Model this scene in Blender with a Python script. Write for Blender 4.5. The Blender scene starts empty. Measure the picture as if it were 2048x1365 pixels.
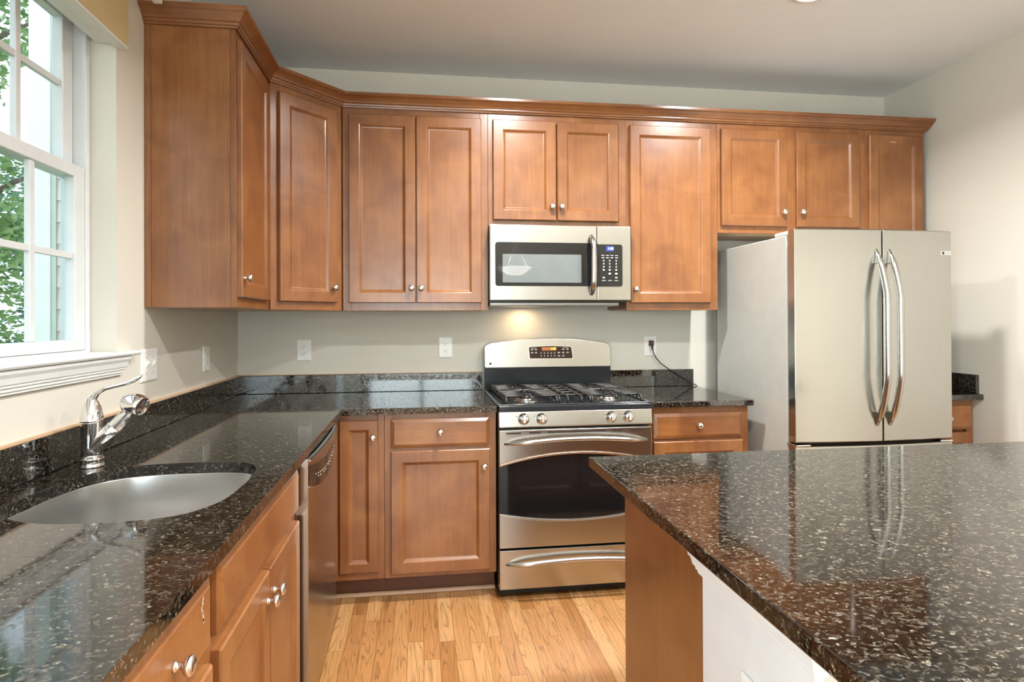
import bpy, bmesh, math, random
from mathutils import Vector, Matrix
random.seed(7)
S = bpy.context.scene
COL = S.collection
R = math.radians

# ------------------------------------------------------------------ camera
CX, CY, CF = 988.70, 636.13, 1144.68          # principal point and focal length in pixels of the 2048x1365 frame
YAW, PITCH, ROLL = .1287, .0041, -.0040
CAM = Vector((1.0069, -3.3392, 1.3201))
cd = bpy.data.cameras.new('camera'); cam = bpy.data.objects.new('camera', cd); COL.objects.link(cam)
S.camera = cam
cd.sensor_fit = 'HORIZONTAL'; cd.sensor_width = 36.0
cd.lens = 36.0 * CF / 2048
cd.shift_x = (1024 - CX) / 2048
cd.shift_y = (CY - 682.5) / 2048
cd.clip_start = .02
cam.matrix_world = Matrix.Translation(CAM) @ Matrix.Rotation(-YAW, 4, 'Z') @ Matrix.Rotation(R(90) + PITCH, 4, 'X') @ Matrix.Rotation(ROLL, 4, 'Z')

# ------------------------------------------------------------------ world, view
w = bpy.data.worlds.new('sky'); S.world = w; w.use_nodes = True
nt = w.node_tree; nt.nodes.clear()
wo = nt.nodes.new('ShaderNodeOutputWorld'); wb = nt.nodes.new('ShaderNodeBackground')
wb.inputs['Color'].default_value = (.80, .90, 1.0, 1); wb.inputs['Strength'].default_value = 1.6
nt.links.new(wb.outputs[0], wo.inputs[0])
S.view_settings.view_transform = 'Standard'; S.view_settings.look = 'None'
S.view_settings.gamma = 1; S.view_settings.use_curve_mapping = False
S.view_settings.exposure = 0.60
S.cycles.max_bounces = 8; S.cycles.diffuse_bounces = 5; S.cycles.glossy_bounces = 5
S.cycles.transparent_max_bounces = 12
S.cycles.caustics_reflective = False; S.cycles.caustics_refractive = False
S.cycles.sample_clamp_indirect = 4.0
S.cycles.use_denoising = True

def area(name, loc, rot, sx, sy, power, color, shape='RECTANGLE', spread=180):
    l = bpy.data.lights.new(name, 'AREA'); l.shape = shape; l.size = sx
    if shape in ('RECTANGLE', 'ELLIPSE'): l.size_y = sy
    l.energy = power; l.color = color; l.spread = R(spread)
    o = bpy.data.objects.new(name, l); COL.objects.link(o); o.location = loc; o.rotation_euler = rot
    return o
# daylight entering through the sink window and through the glazed opening at the far end of the room behind the camera
for nm, lc, rt, sx, sy in (('window_portal', (-.17, -1.80, 1.785), (0, R(-90), 0), 1.16, 1.06), ('patio_portal', (-.17, -4.35, 1.05), (0, R(-90), 0), 2.08, 1.2)):
    pt = area(nm, lc, rt, sx, sy, 1, (1, 1, 1)); pt.data.cycles.is_portal = True
area('dining_daylight', (1.02, -6.73, 1.28), (R(90), 0, 0), 1.75, 1.75, 60, (.92, .97, 1.0))
area('patio_daylight', (-.20, -4.35, 1.08), (0, R(-90), 0), 1.9, 1.05, 80, (.86, .95, 1.0))
LIGHTS = [(2.714, 1.060), (1.55, 1.06), (2.714, 2.60), (1.60, 2.55), (2.714, 4.05)]
for lx, ld in LIGHTS:
    area('recessed_lamp', (lx, -ld, 2.735), (0, 0, 0), .13, .13, 25, (1.0, .99, .97), 'DISK', 150)

# ------------------------------------------------------------------ materials
def mat(name):
    m = bpy.data.materials.new(name); m.use_nodes = True
    n = m.node_tree; b = n.nodes['Principled BSDF']
    return m, n, b
def node(n, t, **k):
    x = n.nodes.new(t)
    for a, v in k.items():
        if a.startswith('i_'): x.inputs[a[2:].replace('_', ' ')].default_value = v
        else: setattr(x, a, v)
    return x
def ramp(n, stops, interp='LINEAR'):
    r = n.nodes.new('ShaderNodeValToRGB'); e = r.color_ramp.elements; r.color_ramp.interpolation = interp
    while len(e) < len(stops): e.new(.5)
    for i, (p, c) in enumerate(stops): e[i].position = p; e[i].color = (*c, 1)
    return r
def plain(name, col, rough=.5, metal=0., spec=.5, coat=0., emit=None, es=1.):
    m, n, b = mat(name)
    # a trace of unevenness so no surface is a flat paint
    tc = node(n, 'ShaderNodeTexCoord'); no = node(n, 'ShaderNodeTexNoise', i_Scale=14.0, i_Detail=3.0)
    n.links.new(tc.outputs['Object'], no.inputs['Vector'])
    rp = ramp(n, [(.3, tuple(c * .96 for c in col)), (.7, tuple(min(1, c * 1.03) for c in col))])
    n.links.new(no.outputs['Fac'], rp.inputs[0]); n.links.new(rp.outputs[0], b.inputs['Base Color'])
    b.inputs['Roughness'].default_value = rough; b.inputs['Metallic'].default_value = metal
    b.inputs['Specular IOR Level'].default_value = spec
    b.inputs['Coat Weight'].default_value = coat
    if emit:
        b.inputs['Emission Color'].default_value = (*emit, 1); b.inputs['Emission Strength'].default_value = es
    return m
def wall_mat(name, col, bump=.06, rough=.62):
    m, n, b = mat(name)
    tc = node(n, 'ShaderNodeTexCoord'); no = node(n, 'ShaderNodeTexNoise', i_Scale=160.0, i_Detail=2.0)
    big = node(n, 'ShaderNodeTexNoise', i_Scale=1.3, i_Detail=2.0)
    n.links.new(tc.outputs['Object'], no.inputs['Vector']); n.links.new(tc.outputs['Object'], big.inputs['Vector'])
    rp = ramp(n, [(.35, tuple(c * .975 for c in col)), (.65, tuple(c * 1.02 for c in col))])
    n.links.new(big.outputs['Fac'], rp.inputs[0]); n.links.new(rp.outputs[0], b.inputs['Base Color'])
    bp = node(n, 'ShaderNodeBump', i_Strength=bump, i_Distance=.001); n.links.new(no.outputs['Fac'], bp.inputs['Height'])
    n.links.new(bp.outputs[0], b.inputs['Normal']); b.inputs['Roughness'].default_value = rough
    return m
def wood_mat(name, c0, c1, c2, rough=.34, coat=.45, axis='z'):
    m, n, b = mat(name)
    tc = node(n, 'ShaderNodeTexCoord'); mp = node(n, 'ShaderNodeMapping')
    sc = {'z': (26, 26, 1.6), 'x': (1.6, 26, 26)}[axis]; mp.inputs['Scale'].default_value = sc
    oi = node(n, 'ShaderNodeObjectInfo')
    ad = node(n, 'ShaderNodeVectorMath', operation='ADD')
    ml = node(n, 'ShaderNodeVectorMath', operation='SCALE'); ml.inputs[0].default_value = (3.1, 5.7, 1.9)
    n.links.new(oi.outputs['Random'], ml.inputs['Scale'])
    n.links.new(tc.outputs['Object'], ad.inputs[0]); n.links.new(ml.outputs[0], ad.inputs[1])
    n.links.new(ad.outputs[0], mp.inputs['Vector'])
    fine = node(n, 'ShaderNodeTexNoise', i_Scale=2.2, i_Detail=6.0, i_Roughness=.62, i_Distortion=.4)
    n.links.new(mp.outputs[0], fine.inputs['Vector'])
    blot = node(n, 'ShaderNodeTexNoise', i_Scale=5.5, i_Detail=3.0, i_Roughness=.5, i_Distortion=.6)
    n.links.new(ad.outputs[0], blot.inputs['Vector'])
    mx = node(n, 'ShaderNodeMix', data_type='FLOAT'); mx.inputs[0].default_value = .62
    n.links.new(fine.outputs['Fac'], mx.inputs[2]); n.links.new(blot.outputs['Fac'], mx.inputs[3])
    rp = ramp(n, [(.30, c0), (.50, c1), (.68, c2)]); n.links.new(mx.outputs[0], rp.inputs[0])
    hs = node(n, 'ShaderNodeHueSaturation')
    mr = node(n, 'ShaderNodeMapRange'); mr.inputs['To Min'].default_value = .93; mr.inputs['To Max'].default_value = 1.07
    n.links.new(oi.outputs['Random'], mr.inputs['Value']); n.links.new(mr.outputs[0], hs.inputs['Value'])
    n.links.new(rp.outputs[0], hs.inputs['Color']); n.links.new(hs.outputs[0], b.inputs['Base Color'])
    b.inputs['Roughness'].default_value = rough; b.inputs['Coat Weight'].default_value = coat
    b.inputs['Coat Roughness'].default_value = .20
    bp = node(n, 'ShaderNodeBump', i_Strength=.05, i_Distance=.001); n.links.new(fine.outputs['Fac'], bp.inputs['Height'])
    n.links.new(bp.outputs[0], b.inputs['Normal'])
    return m
def granite_mat():
    m, n, b = mat('dark granite')
    tc = node(n, 'ShaderNodeTexCoord')
    mp = node(n, 'ShaderNodeMapping'); mp.inputs['Scale'].default_value = (1.0, 1.25, 1.15); mp.inputs['Rotation'].default_value = (0, 0, .5)
    n.links.new(tc.outputs['Object'], mp.inputs['Vector'])
    wn = node(n, 'ShaderNodeTexNoise', i_Scale=45.0, i_Detail=2.0); n.links.new(mp.outputs[0], wn.inputs['Vector'])
    sc = node(n, 'ShaderNodeVectorMath', operation='SCALE'); sc.inputs['Scale'].default_value = .022
    n.links.new(wn.outputs['Color'], sc.inputs[0])
    ad = node(n, 'ShaderNodeVectorMath', operation='ADD'); n.links.new(mp.outputs[0], ad.inputs[0]); n.links.new(sc.outputs[0], ad.inputs[1])
    v = node(n, 'ShaderNodeTexVoronoi', i_Scale=165.0); n.links.new(ad.outputs[0], v.inputs['Vector'])
    sp = node(n, 'ShaderNodeSeparateColor'); n.links.new(v.outputs['Color'], sp.inputs[0])
    rp = ramp(n, [(0, (.006, .005, .0045)), (.42, (.014, .010, .007)), (.56, (.027, .019, .012)), (.70, (.048, .039, .028)),
                  (.85, (.078, .068, .052)), (.965, (.150, .135, .108))], 'CONSTANT')
    n.links.new(sp.outputs[0], rp.inputs[0])
    v2 = node(n, 'ShaderNodeTexVoronoi', i_Scale=330.0); n.links.new(ad.outputs[0], v2.inputs['Vector'])
    s2 = node(n, 'ShaderNodeSeparateColor'); n.links.new(v2.outputs['Color'], s2.inputs[0])
    r2 = ramp(n, [(0, (.35, .35, .35)), (.6, (1, 1, 1)), (.93, (2.2, 2.1, 1.9))], 'CONSTANT'); n.links.new(s2.outputs[1], r2.inputs[0])
    mx = node(n, 'ShaderNodeMix', data_type='RGBA', blend_type='MULTIPLY'); mx.inputs[0].default_value = 1
    n.links.new(rp.outputs[0], mx.inputs[6]); n.links.new(r2.outputs[0], mx.inputs[7])
    n.links.new(mx.outputs[2], b.inputs['Base Color'])
    rr_ = ramp(n, [(0, (.055, .055, .055)), (.74, (.10, .10, .10)), (.84, (.17, .17, .17))], 'CONSTANT'); n.links.new(sp.outputs[0], rr_.inputs[0])
    n.links.new(rr_.outputs[0], b.inputs['Roughness']); b.inputs['IOR'].default_value = 1.95
    return m
def steel_mat(name, col, rough=.24, axis='x', aniso=.55, scale=1.0):
    m, n, b = mat(name)
    tc = node(n, 'ShaderNodeTexCoord'); mp = node(n, 'ShaderNodeMapping')
    mp.inputs['Scale'].default_value = {'x': (1.0, 260, 260), 'z': (260, 260, 1.0)}[axis]
    n.links.new(tc.outputs['Object'], mp.inputs['Vector'])
    no = node(n, 'ShaderNodeTexNoise', i_Scale=2.0 * scale, i_Detail=4.0); n.links.new(mp.outputs[0], no.inputs['Vector'])
    rp = ramp(n, [(.3, tuple(c * .975 for c in col)), (.7, tuple(min(1, c * 1.02) for c in col))])
    n.links.new(no.outputs['Fac'], rp.inputs[0]); n.links.new(rp.outputs[0], b.inputs['Base Color'])
    b.inputs['Metallic'].default_value = 1.0
    mr = node(n, 'ShaderNodeMapRange'); mr.inputs['To Min'].default_value = rough * .85; mr.inputs['To Max'].default_value = rough * 1.2
    n.links.new(no.outputs['Fac'], mr.inputs['Value']); n.links.new(mr.outputs[0], b.inputs['Roughness'])
    bp = node(n, 'ShaderNodeBump', i_Strength=.035, i_Distance=.0006); n.links.new(no.outputs['Fac'], bp.inputs['Height'])
    n.links.new(bp.outputs[0], b.inputs['Normal'])
    return m
def floor_mat():
    m, n, b = mat('oak strip floor')
    tc = node(n, 'ShaderNodeTexCoord'); se = node(n, 'ShaderNodeSeparateXYZ'); n.links.new(tc.outputs['Object'], se.inputs[0])
    def M(op, a, bb=None, c=None):
        x = node(n, 'ShaderNodeMath', operation=op)
        for i, q in enumerate((a, bb, c)):
            if q is None: continue
            if isinstance(q, (int, float)): x.inputs[i].default_value = q
            else: n.links.new(q, x.inputs[i])
        return x.outputs[0]
    W, L = .0635, .95
    px = M('DIVIDE', se.outputs[0], W); row = M('FLOOR', px); fx = M('FRACT', px)
    wr = node(n, 'ShaderNodeTexWhiteNoise', noise_dimensions='1D'); n.links.new(row, wr.inputs['W'])
    py = M('ADD', M('DIVIDE', se.outputs[1], L), M('MULTIPLY', wr.outputs['Value'], 7.3)); seg = M('FLOOR', py); fy = M('FRACT', py)
    cmb = node(n, 'ShaderNodeCombineXYZ'); n.links.new(row, cmb.inputs[0]); n.links.new(seg, cmb.inputs[1])
    wn = node(n, 'ShaderNodeTexWhiteNoise', noise_dimensions='2D'); n.links.new(cmb.outputs[0], wn.inputs['Vector'])
    # grain: contour lines of a stretched noise, shifted per board
    off = node(n, 'ShaderNodeVectorMath', operation='SCALE'); off.inputs['Scale'].default_value = 9.0
    n.links.new(wn.outputs['Color'], off.inputs[0])
    ad = node(n, 'ShaderNodeVectorMath', operation='ADD'); n.links.new(tc.outputs['Object'], ad.inputs[0]); n.links.new(off.outputs[0], ad.inputs[1])
    mp = node(n, 'ShaderNodeMapping'); mp.inputs['Scale'].default_value = (20, 1.25, 1); n.links.new(ad.outputs[0], mp.inputs['Vector'])
    g = node(n, 'ShaderNodeTexNoise', i_Scale=1.0, i_Detail=1.6, i_Roughness=.45, i_Distortion=.35); n.links.new(mp.outputs[0], g.inputs['Vector'])
    ring = M('FRACT', M('MULTIPLY', g.outputs['Fac'], 14.0))
    gr = ramp(n, [(0, (.30, .30, .30)), (.16, (.72, .72, .72)), (.42, (1, 1, 1)), (1, (.90, .90, .90))]); n.links.new(ring, gr.inputs[0])
    mp2 = node(n, 'ShaderNodeMapping'); mp2.inputs['Scale'].default_value = (420, 14, 1); n.links.new(ad.outputs[0], mp2.inputs['Vector'])
    pore = node(n, 'ShaderNodeTexNoise', i_Scale=1.0, i_Detail=3.0); n.links.new(mp2.outputs[0], pore.inputs['Vector'])
    pr = ramp(n, [(.35, (.74, .74, .74)), (.55, (1, 1, 1))]); n.links.new(pore.outputs['Fac'], pr.inputs[0])
    base = ramp(n, [(0, (.33, .140, .042)), (.35, (.42, .195, .066)), (.7, (.48, .245, .092)), (1, (.53, .290, .120))]); n.links.new(wn.outputs['Value'], base.inputs[0])
    m1 = node(n, 'ShaderNodeMix', data_type='RGBA', blend_type='MULTIPLY'); m1.inputs[0].default_value = .75
    n.links.new(base.outputs[0], m1.inputs[6]); n.links.new(gr.outputs[0], m1.inputs[7])
    m2 = node(n, 'ShaderNodeMix', data_type='RGBA', blend_type='MULTIPLY'); m2.inputs[0].default_value = .7
    n.links.new(m1.outputs[2], m2.inputs[6]); n.links.new(pr.outputs[0], m2.inputs[7])
    ex = M('MINIMUM', fx, M('SUBTRACT', 1.0, fx)); ey = M('MINIMUM', fy, M('SUBTRACT', 1.0, fy))
    gap = M('MAXIMUM', M('LESS_THAN', ex, .014), M('LESS_THAN', ey, .0011))
    m3 = node(n, 'ShaderNodeMix', data_type='RGBA'); n.links.new(gap, m3.inputs[0]); n.links.new(m2.outputs[2], m3.inputs[6])
    m3.inputs[7].default_value = (.17, .075, .025, 1)
    n.links.new(m3.outputs[2], b.inputs['Base Color'])
    b.inputs['Roughness'].default_value = .28; b.inputs['Coat Weight'].default_value = .3; b.inputs['Coat Roughness'].default_value = .12
    bp = node(n, 'ShaderNodeBump', i_Strength=.12, i_Distance=.0008); n.links.new(ring, bp.inputs['Height']); n.links.new(bp.outputs[0], b.inputs['Normal'])
    return m
def glass_mat():
    m = bpy.data.materials.new('window glass'); m.use_nodes = True; n = m.node_tree; n.nodes.clear()
    o = node(n, 'ShaderNodeOutputMaterial'); mx = node(n, 'ShaderNodeMixShader'); lw = node(n, 'ShaderNodeLayerWeight', i_Blend=.5); pw = node(n, 'ShaderNodeMath', operation='POWER'); pw.inputs[1].default_value = 5; f = node(n, 'ShaderNodeMath', operation='MULTIPLY_ADD'); f.inputs[1].default_value = .45; f.inputs[2].default_value = .02; n.links.new(lw.outputs['Facing'], pw.inputs[0]); n.links.new(pw.outputs[0], f.inputs[0])
    t = node(n, 'ShaderNodeBsdfTransparent'); t.inputs[0].default_value = (.93, .97, .96, 1)
    g = node(n, 'ShaderNodeBsdfGlossy', i_Roughness=.02)
    n.links.new(f.outputs[0], mx.inputs[0]); n.links.new(t.outputs[0], mx.inputs[1]); n.links.new(g.outputs[0], mx.inputs[2]); n.links.new(mx.outputs[0], o.inputs[0])
    return m
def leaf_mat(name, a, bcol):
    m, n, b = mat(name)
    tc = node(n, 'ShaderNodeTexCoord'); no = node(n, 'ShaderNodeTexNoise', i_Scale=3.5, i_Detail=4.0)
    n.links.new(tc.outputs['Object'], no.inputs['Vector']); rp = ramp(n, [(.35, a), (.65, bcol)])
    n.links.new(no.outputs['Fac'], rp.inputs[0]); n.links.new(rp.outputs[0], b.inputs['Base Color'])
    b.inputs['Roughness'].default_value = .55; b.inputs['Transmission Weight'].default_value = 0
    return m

WOOD = wood_mat('stained maple', (.150, .048, .0135), (.218, .081, .0235), (.280, .116, .037))
WOODX = wood_mat('stained maple rail', (.150, .048, .0135), (.218, .081, .0235), (.280, .116, .037), axis='x')
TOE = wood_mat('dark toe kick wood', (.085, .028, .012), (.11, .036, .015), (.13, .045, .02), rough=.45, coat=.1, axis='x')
UNDER = wood_mat('pale cabinet underside', (.50, .36, .22), (.58, .43, .28), (.64, .49, .33), rough=.5, coat=0)
SHOE = wood_mat('shoe moulding wood', (.26, .15, .08), (.33, .20, .11), (.40, .25, .14), rough=.4, coat=.2, axis='x')
GRAN = granite_mat()
STEEL = steel_mat('brushed stainless', (.50, .488, .455), .23, 'x')
STEELV = steel_mat('brushed stainless upright', (.50, .488, .455), .20, 'z')
SINKST = plain('satin sink steel', (.60, .60, .59), .27, 1.0)
FSIDE = plain('painted grey appliance side', (.50, .50, .46), .38, .0)
CHROME = plain('polished chrome', (.82, .82, .83), .05, 1.0)
NICKEL = plain('satin nickel', (.76, .73, .69), .20, 1.0)
BLACKGL = plain('black glass', (.008, .008, .009), .06, 0, .6)
BLACKEN = plain('black enamel', (.022, .025, .028), .14)
GREYGL = plain('grey screened oven glass', (.15, .17, .175), .0, 0, .9)
IRON = plain('cast iron grate', (.020, .019, .018), .33)
BLACKPL = plain('black plastic', (.02, .02, .02), .35)
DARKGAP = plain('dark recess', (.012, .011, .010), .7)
WALL = wall_mat('greige wall paint', (.62, .59, .52))
CEIL = wall_mat('ceiling paint', (.74, .775, .80), .12, .8)
WHITE = plain('white trim paint', (.70, .70, .68), .35)
WHITEB = plain('white gloss panel paint', (.70, .72, .75), .40)
VINYL = plain('white window vinyl', (.62, .64, .65), .30)
PLATE = plain('white plastic plate', (.80, .79, .75), .30)
SLOT = plain('outlet slot shadow', (.05, .045, .04), .6)
PRINT = plain('pale printed legend', (.62, .62, .60), .5)
FABRIC = plain('tan shade fabric', (.50, .38, .20), .8)
FLOOR = floor_mat()
GLASS = glass_mat()
SIDING = plain('pale lap siding', (.74, .66, .62), .6)
EXTW = plain('exterior white board', (.88, .87, .85), .5)
LAWN = leaf_mat('lawn green', (.10, .20, .06), (.20, .34, .11))
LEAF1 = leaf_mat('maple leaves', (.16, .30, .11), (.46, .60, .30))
LEAF2 = leaf_mat('bluish green leaves', (.13, .26, .19), (.30, .46, .34))  # second foliage colour, a bluer green than the maple leaves
BARK = plain('grey brown bark', (.16, .12, .10), .85)
LAMPGL = plain('lit lamp diffuser', (1, .95, .85), .5, emit=(1, .90, .76), es=9)
BOWLGL = plain('frosted glass bowl', (.95, .93, .88), .4, emit=(1, .93, .82), es=3.0)
PLUG = plain('dark brown plug', (.055, .018, .018), .4)
DIGB = plain('blue white digits', (.5, .6, 1), .5, emit=(.55, .66, 1.0), es=2.5)
DIGG = plain('green digits', (.5, .8, .1), .5, emit=(.55, .95, .10), es=1.6)
LCDB = plain('blue display', (.02, .04, .22), .3, emit=(.03, .06, .40), es=.5)
AMBER = plain('amber display window', (.30, .10, .02), .3, emit=(.5, .16, .03), es=.35)
LACQ = plain('chipped finish', (.62, .48, .36), .6)

# ------------------------------------------------------------------ mesh helpers; coordinates are (x, d, z): d = distance in front of the back wall
def W3(p): return Vector((p[0], -p[1], p[2]))
class MB:
    def __init__(s): s.v = []; s.f = []; s.sm = []
    def add(s, verts, faces, smooth=False):
        o = len(s.v); s.v += [W3(p) for p in verts]
        for f in faces: s.f.append([i + o for i in f]); s.sm.append(smooth)
        return s
    def box(s, x0, x1, d0, d1, z0, z1):
        v = [(x, d, z) for z in (z0, z1) for d in (d0, d1) for x in (x0, x1)]
        return s.add(v, [(0, 1, 3, 2), (4, 6, 7, 5), (0, 4, 5, 1), (2, 3, 7, 6), (0, 2, 6, 4), (1, 5, 7, 3)])
    def loft(s, loops, closed=True, caps=True, smooth=False):
        n = len(loops[0]); o = len(s.v)
        for L in loops: s.v += [W3(p) for p in L]
        for a in range(len(loops) - 1):
            for i in range(n if closed else n - 1):
                j = (i + 1) % n
                s.f.append([o + a * n + i, o + a * n + j, o + (a + 1) * n + j, o + (a + 1) * n + i]); s.sm.append(smooth)
        if caps:
            s.f.append([o + i for i in range(n)][::-1]); s.sm.append(False)
            s.f.append([o + (len(loops) - 1) * n + i for i in range(n)]); s.sm.append(False)
        return s
    def tube(s, pts, rad, seg=12, ell=None, up=(0, 0, 1), caps=True):
        P = [Vector(p) for p in pts]; rr = rad if isinstance(rad, (list, tuple)) else [rad] * len(P)
        loops = []
        for i, p in enumerate(P):
            t = (P[min(i + 1, len(P) - 1)] - P[max(i - 1, 0)]).normalized()
            u = Vector(up); u = (u - t * u.dot(t))
            if u.length < 1e-4: u = Vector((1, 0, 0)) - t * t.x
            u.normalize(); w_ = t.cross(u)
            e = ell or 1.0
            loops.append([tuple(p + u * math.cos(2 * math.pi * k / seg) * rr[i] * e + w_ * math.sin(2 * math.pi * k / seg) * rr[i]) for k in range(seg)])
        return s.loft(loops, True, caps, True)
    def lathe(s, c, axis, prof, seg=24):
        a = Vector(axis).normalized(); u = a.orthogonal().normalized(); w_ = a.cross(u); c = Vector(c)
        loops = [[tuple(c + a * h + (u * math.cos(2 * math.pi * k / seg) + w_ * math.sin(2 * math.pi * k / seg)) * max(r, 1e-5)) for k in range(seg)] for r, h in prof]
        return s.loft(loops, True, True, True)
    def poly(s, pts, a0, a1, axis='z'):
        """extrude a 2D outline; axis z: pts (x,d); axis d: pts (x,z); axis x: pts (d,z)"""
        f = {'z': lambda p, a: (p[0], p[1], a), 'd': lambda p, a: (p[0], a, p[1]), 'x': lambda p, a: (a, p[0], p[1])}[axis]
        return s.loft([[f(p, a0) for p in pts], [f(p, a1) for p in pts]])
    def sweep(s, path, prof):
        """profile (offset to the left of travel seen from above in (x,d), z) along an open plan path with mitres"""
        n = len(path); loops = []
        for i in range(n):
            def nd(a, b):
                v = Vector((b[0] - a[0], b[1] - a[1])).normalized(); return Vector((v.y, -v.x))
            if i == 0: m = nd(path[0], path[1])
            elif i == n - 1: m = nd(path[-2], path[-1])
            else:
                a, b = nd(path[i - 1], path[i]), nd(path[i], path[i + 1]); m = (a + b); m = m / (m.dot(a))
            loops.append([(path[i][0] + m.x * o, path[i][1] + m.y * o, z) for o, z in prof])
        return s.loft(loops)
def ROOT(o):
    p = Vector((0, 0, 0))
    while o is not None: p += o.location; o = o.parent
    return p
def part(name, mb, material, parent=None, bevel=0, seg=2, at=None, angle=35):
    me = bpy.data.meshes.new(name)
    base = ROOT(parent) if parent else Vector((0, 0, 0))
    off = W3(at) if at else base
    me.from_pydata([tuple(v - off) for v in mb.v], [], mb.f); me.update()
    for p, sm in zip(me.polygons, mb.sm): p.use_smooth = sm
    bm = bmesh.new(); bm.from_mesh(me); bmesh.ops.recalc_face_normals(bm, faces=bm.faces); bm.to_mesh(me); bm.free()
    me.materials.append(material)
    o = bpy.data.objects.new(name, me); COL.objects.link(o)
    if parent: o.parent = parent
    o.location = off - base
    if bevel:
        md = o.modifiers.new('bevel', 'BEVEL'); md.width = bevel; md.segments = seg; md.limit_method = 'ANGLE'; md.angle_limit = R(angle)
        md.harden_normals = False
    return o
def tag(o, label, cat, group=None):
    o['label'] = label; o['category'] = cat
    if group: o['group'] = group
    return o
def thing(name, at, label, cat, group=None):
    o = bpy.data.objects.new(name, None); COL.objects.link(o); o.location = W3(at); o.empty_display_size = .05
    return tag(o, label, cat, group)
def struct(name, mb, material, parent=None, bevel=0, at=None):
    o = part(name, mb, material, parent, bevel, at=at)
    if not parent: o['kind'] = 'structure'
    return o
def text(name, s, size, at, material, parent, depth=.0006, align='CENTER'):
    cu = bpy.data.curves.new(name, 'FONT'); cu.body = s; cu.size = size; cu.align_x = align; cu.align_y = 'CENTER'; cu.extrude = depth
    t = bpy.data.objects.new(name, cu); COL.objects.link(t)
    dg = bpy.context.evaluated_depsgraph_get(); me = bpy.data.meshes.new_from_object(t.evaluated_get(dg))
    bpy.data.objects.remove(t); me.transform(Matrix.Rotation(R(90), 4, 'X')); me.materials.clear(); me.materials.append(material)
    o = bpy.data.objects.new(name, me); COL.objects.link(o); o.parent = parent; o.location = W3(at) - ROOT(parent)
    return o

# faces on which doors hang: map (u, z, w) to (x, d, z)
def FB(base): return lambda u, z, w: (u, base + w, z)                 # facing the room from the back wall
def FL(base): return lambda u, z, w: (base + w, u, z)                 # facing right from the left wall
q = math.sqrt(.5)
def FD(x, d): return lambda u, z, w: (x + u * q + w * q, d - u * q + w * q, z)
def frame_loops(F, u0, u1, z0, z1, prof):
    return [[F(u0 + i, z0 + i, w_), F(u1 - i, z0 + i, w_), F(u1 - i, z1 - i, w_), F(u0 + i, z1 - i, w_)] for i, w_ in prof]
FWD = .056
def door(parent, F, u0, u1, z0, z1, name='door', fw=FWD):
    mb = MB().loft(frame_loops(F, u0, u1, z0, z1, [(0, .0005), (0, .0155), (.0035, .0195), (fw - .004, .0195), (fw, .0175), (fw + .008, .0105), (fw + .013, .0095)]))
    return part(name, mb, WOOD, parent)
def slab(parent, F, u0, u1, z0, z1, name='drawer_front'):
    mb = MB().loft(frame_loops(F, u0, u1, z0, z1, [(0, .0005), (0, .0105), (.003, .0125), (.013, .0175), (.017, .0195)]))
    return part(name, mb, WOODX, parent)
KPROF = [(.0085, 0), (.0085, .0025), (.0055, .0045), (.0050, .011), (.0075, .0135), (.0135, .017), (.0160, .0215), (.0150, .0265), (.0100, .030), (.004, .0313), (.0005, .0315)]
kme = {}
def knob(parent, F, u, z):
    p0 = Vector(F(u, z, .0195)); p1 = Vector(F(u, z, .03)); ax = (p1 - p0)
    key = tuple(round(c, 3) for c in ax.normalized())
    if key not in kme:
        o = part('knob', MB().lathe(p0, ax, KPROF, 20), NICKEL, parent, at=tuple(p0)); kme[key] = o.data
    else:
        o = bpy.data.objects.new('knob', kme[key]); COL.objects.link(o); o.parent = parent; o.location = W3(p0) - ROOT(parent)
    return o

# ------------------------------------------------------------------ the room
XR, ZC, DR = 3.985, 2.75, 6.60
WD0, WD1, WZ0, WZ1 = 1.280, 2.22, 1.205, 2.36                         # opening of the sink window
struct('floor', MB().box(-.0, XR, 0, DR, -.05, 0), FLOOR)
struct('ceiling', MB().box(-.0, XR, 0, DR, ZC, ZC + .05), CEIL)
struct('wall_back', MB().box(-.2, XR + .15, -.12, 0, -.05, ZC + .05), WALL)
struct('wall_right', MB().box(XR, XR + .12, 0, DR, -.05, ZC + .05), WALL)
PD0, PD1, PZ1 = 3.75, 4.95, 2.10                                      # patio door on the left wall, behind the camera
wl = MB().box(-.155, 0, 0, WD0, -.05, ZC + .05).box(-.155, 0, WD1, PD0, -.05, ZC + .05).box(-.155, 0, PD1, DR, -.05, ZC + .05).box(-.155, 0, PD0, PD1, PZ1, ZC + .05).box(-.155, 0, WD0, WD1, -.05, WZ0 - .02).box(-.155, 0, WD0, WD1, WZ1, ZC + .05)
struct('wall_left', wl, WALL)
RX0, RX1, RZ0, RZ1 = .10, 1.95, .36, 2.20                             # dining window at the far end behind the camera
wr_ = MB().box(-.155, RX0, DR, DR + .12, -.05, ZC + .05).box(RX1, XR + .12, DR, DR + .12, -.05, ZC + .05).box(RX0, RX1, DR, DR + .12, RZ1, ZC + .05).box(RX0, RX1, DR, DR + .12, -.05, RZ0)
struct('wall_front', wr_, WALL)
gd = MB().box(RX0, RX0 + .06, DR + .02, DR + .08, RZ0, RZ1).box(RX1 - .06, RX1, DR + .02, DR + .08, RZ0, RZ1).box(RX0 + .06, RX1 - .06, DR + .02, DR + .08, RZ1 - .06, RZ1).box(RX0 + .06, RX1 - .06, DR + .02, DR + .08, RZ0, RZ0 + .06).box(.99, 1.06, DR + .02, DR + .08, RZ0 + .06, RZ1 - .06)
w2 = struct('window_2', gd, VINYL)
part('pane', MB().box(RX0 + .05, RX1 - .05, DR + .045, DR + .053, RZ0 + .05, RZ1 - .05), GLASS, w2)
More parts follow.
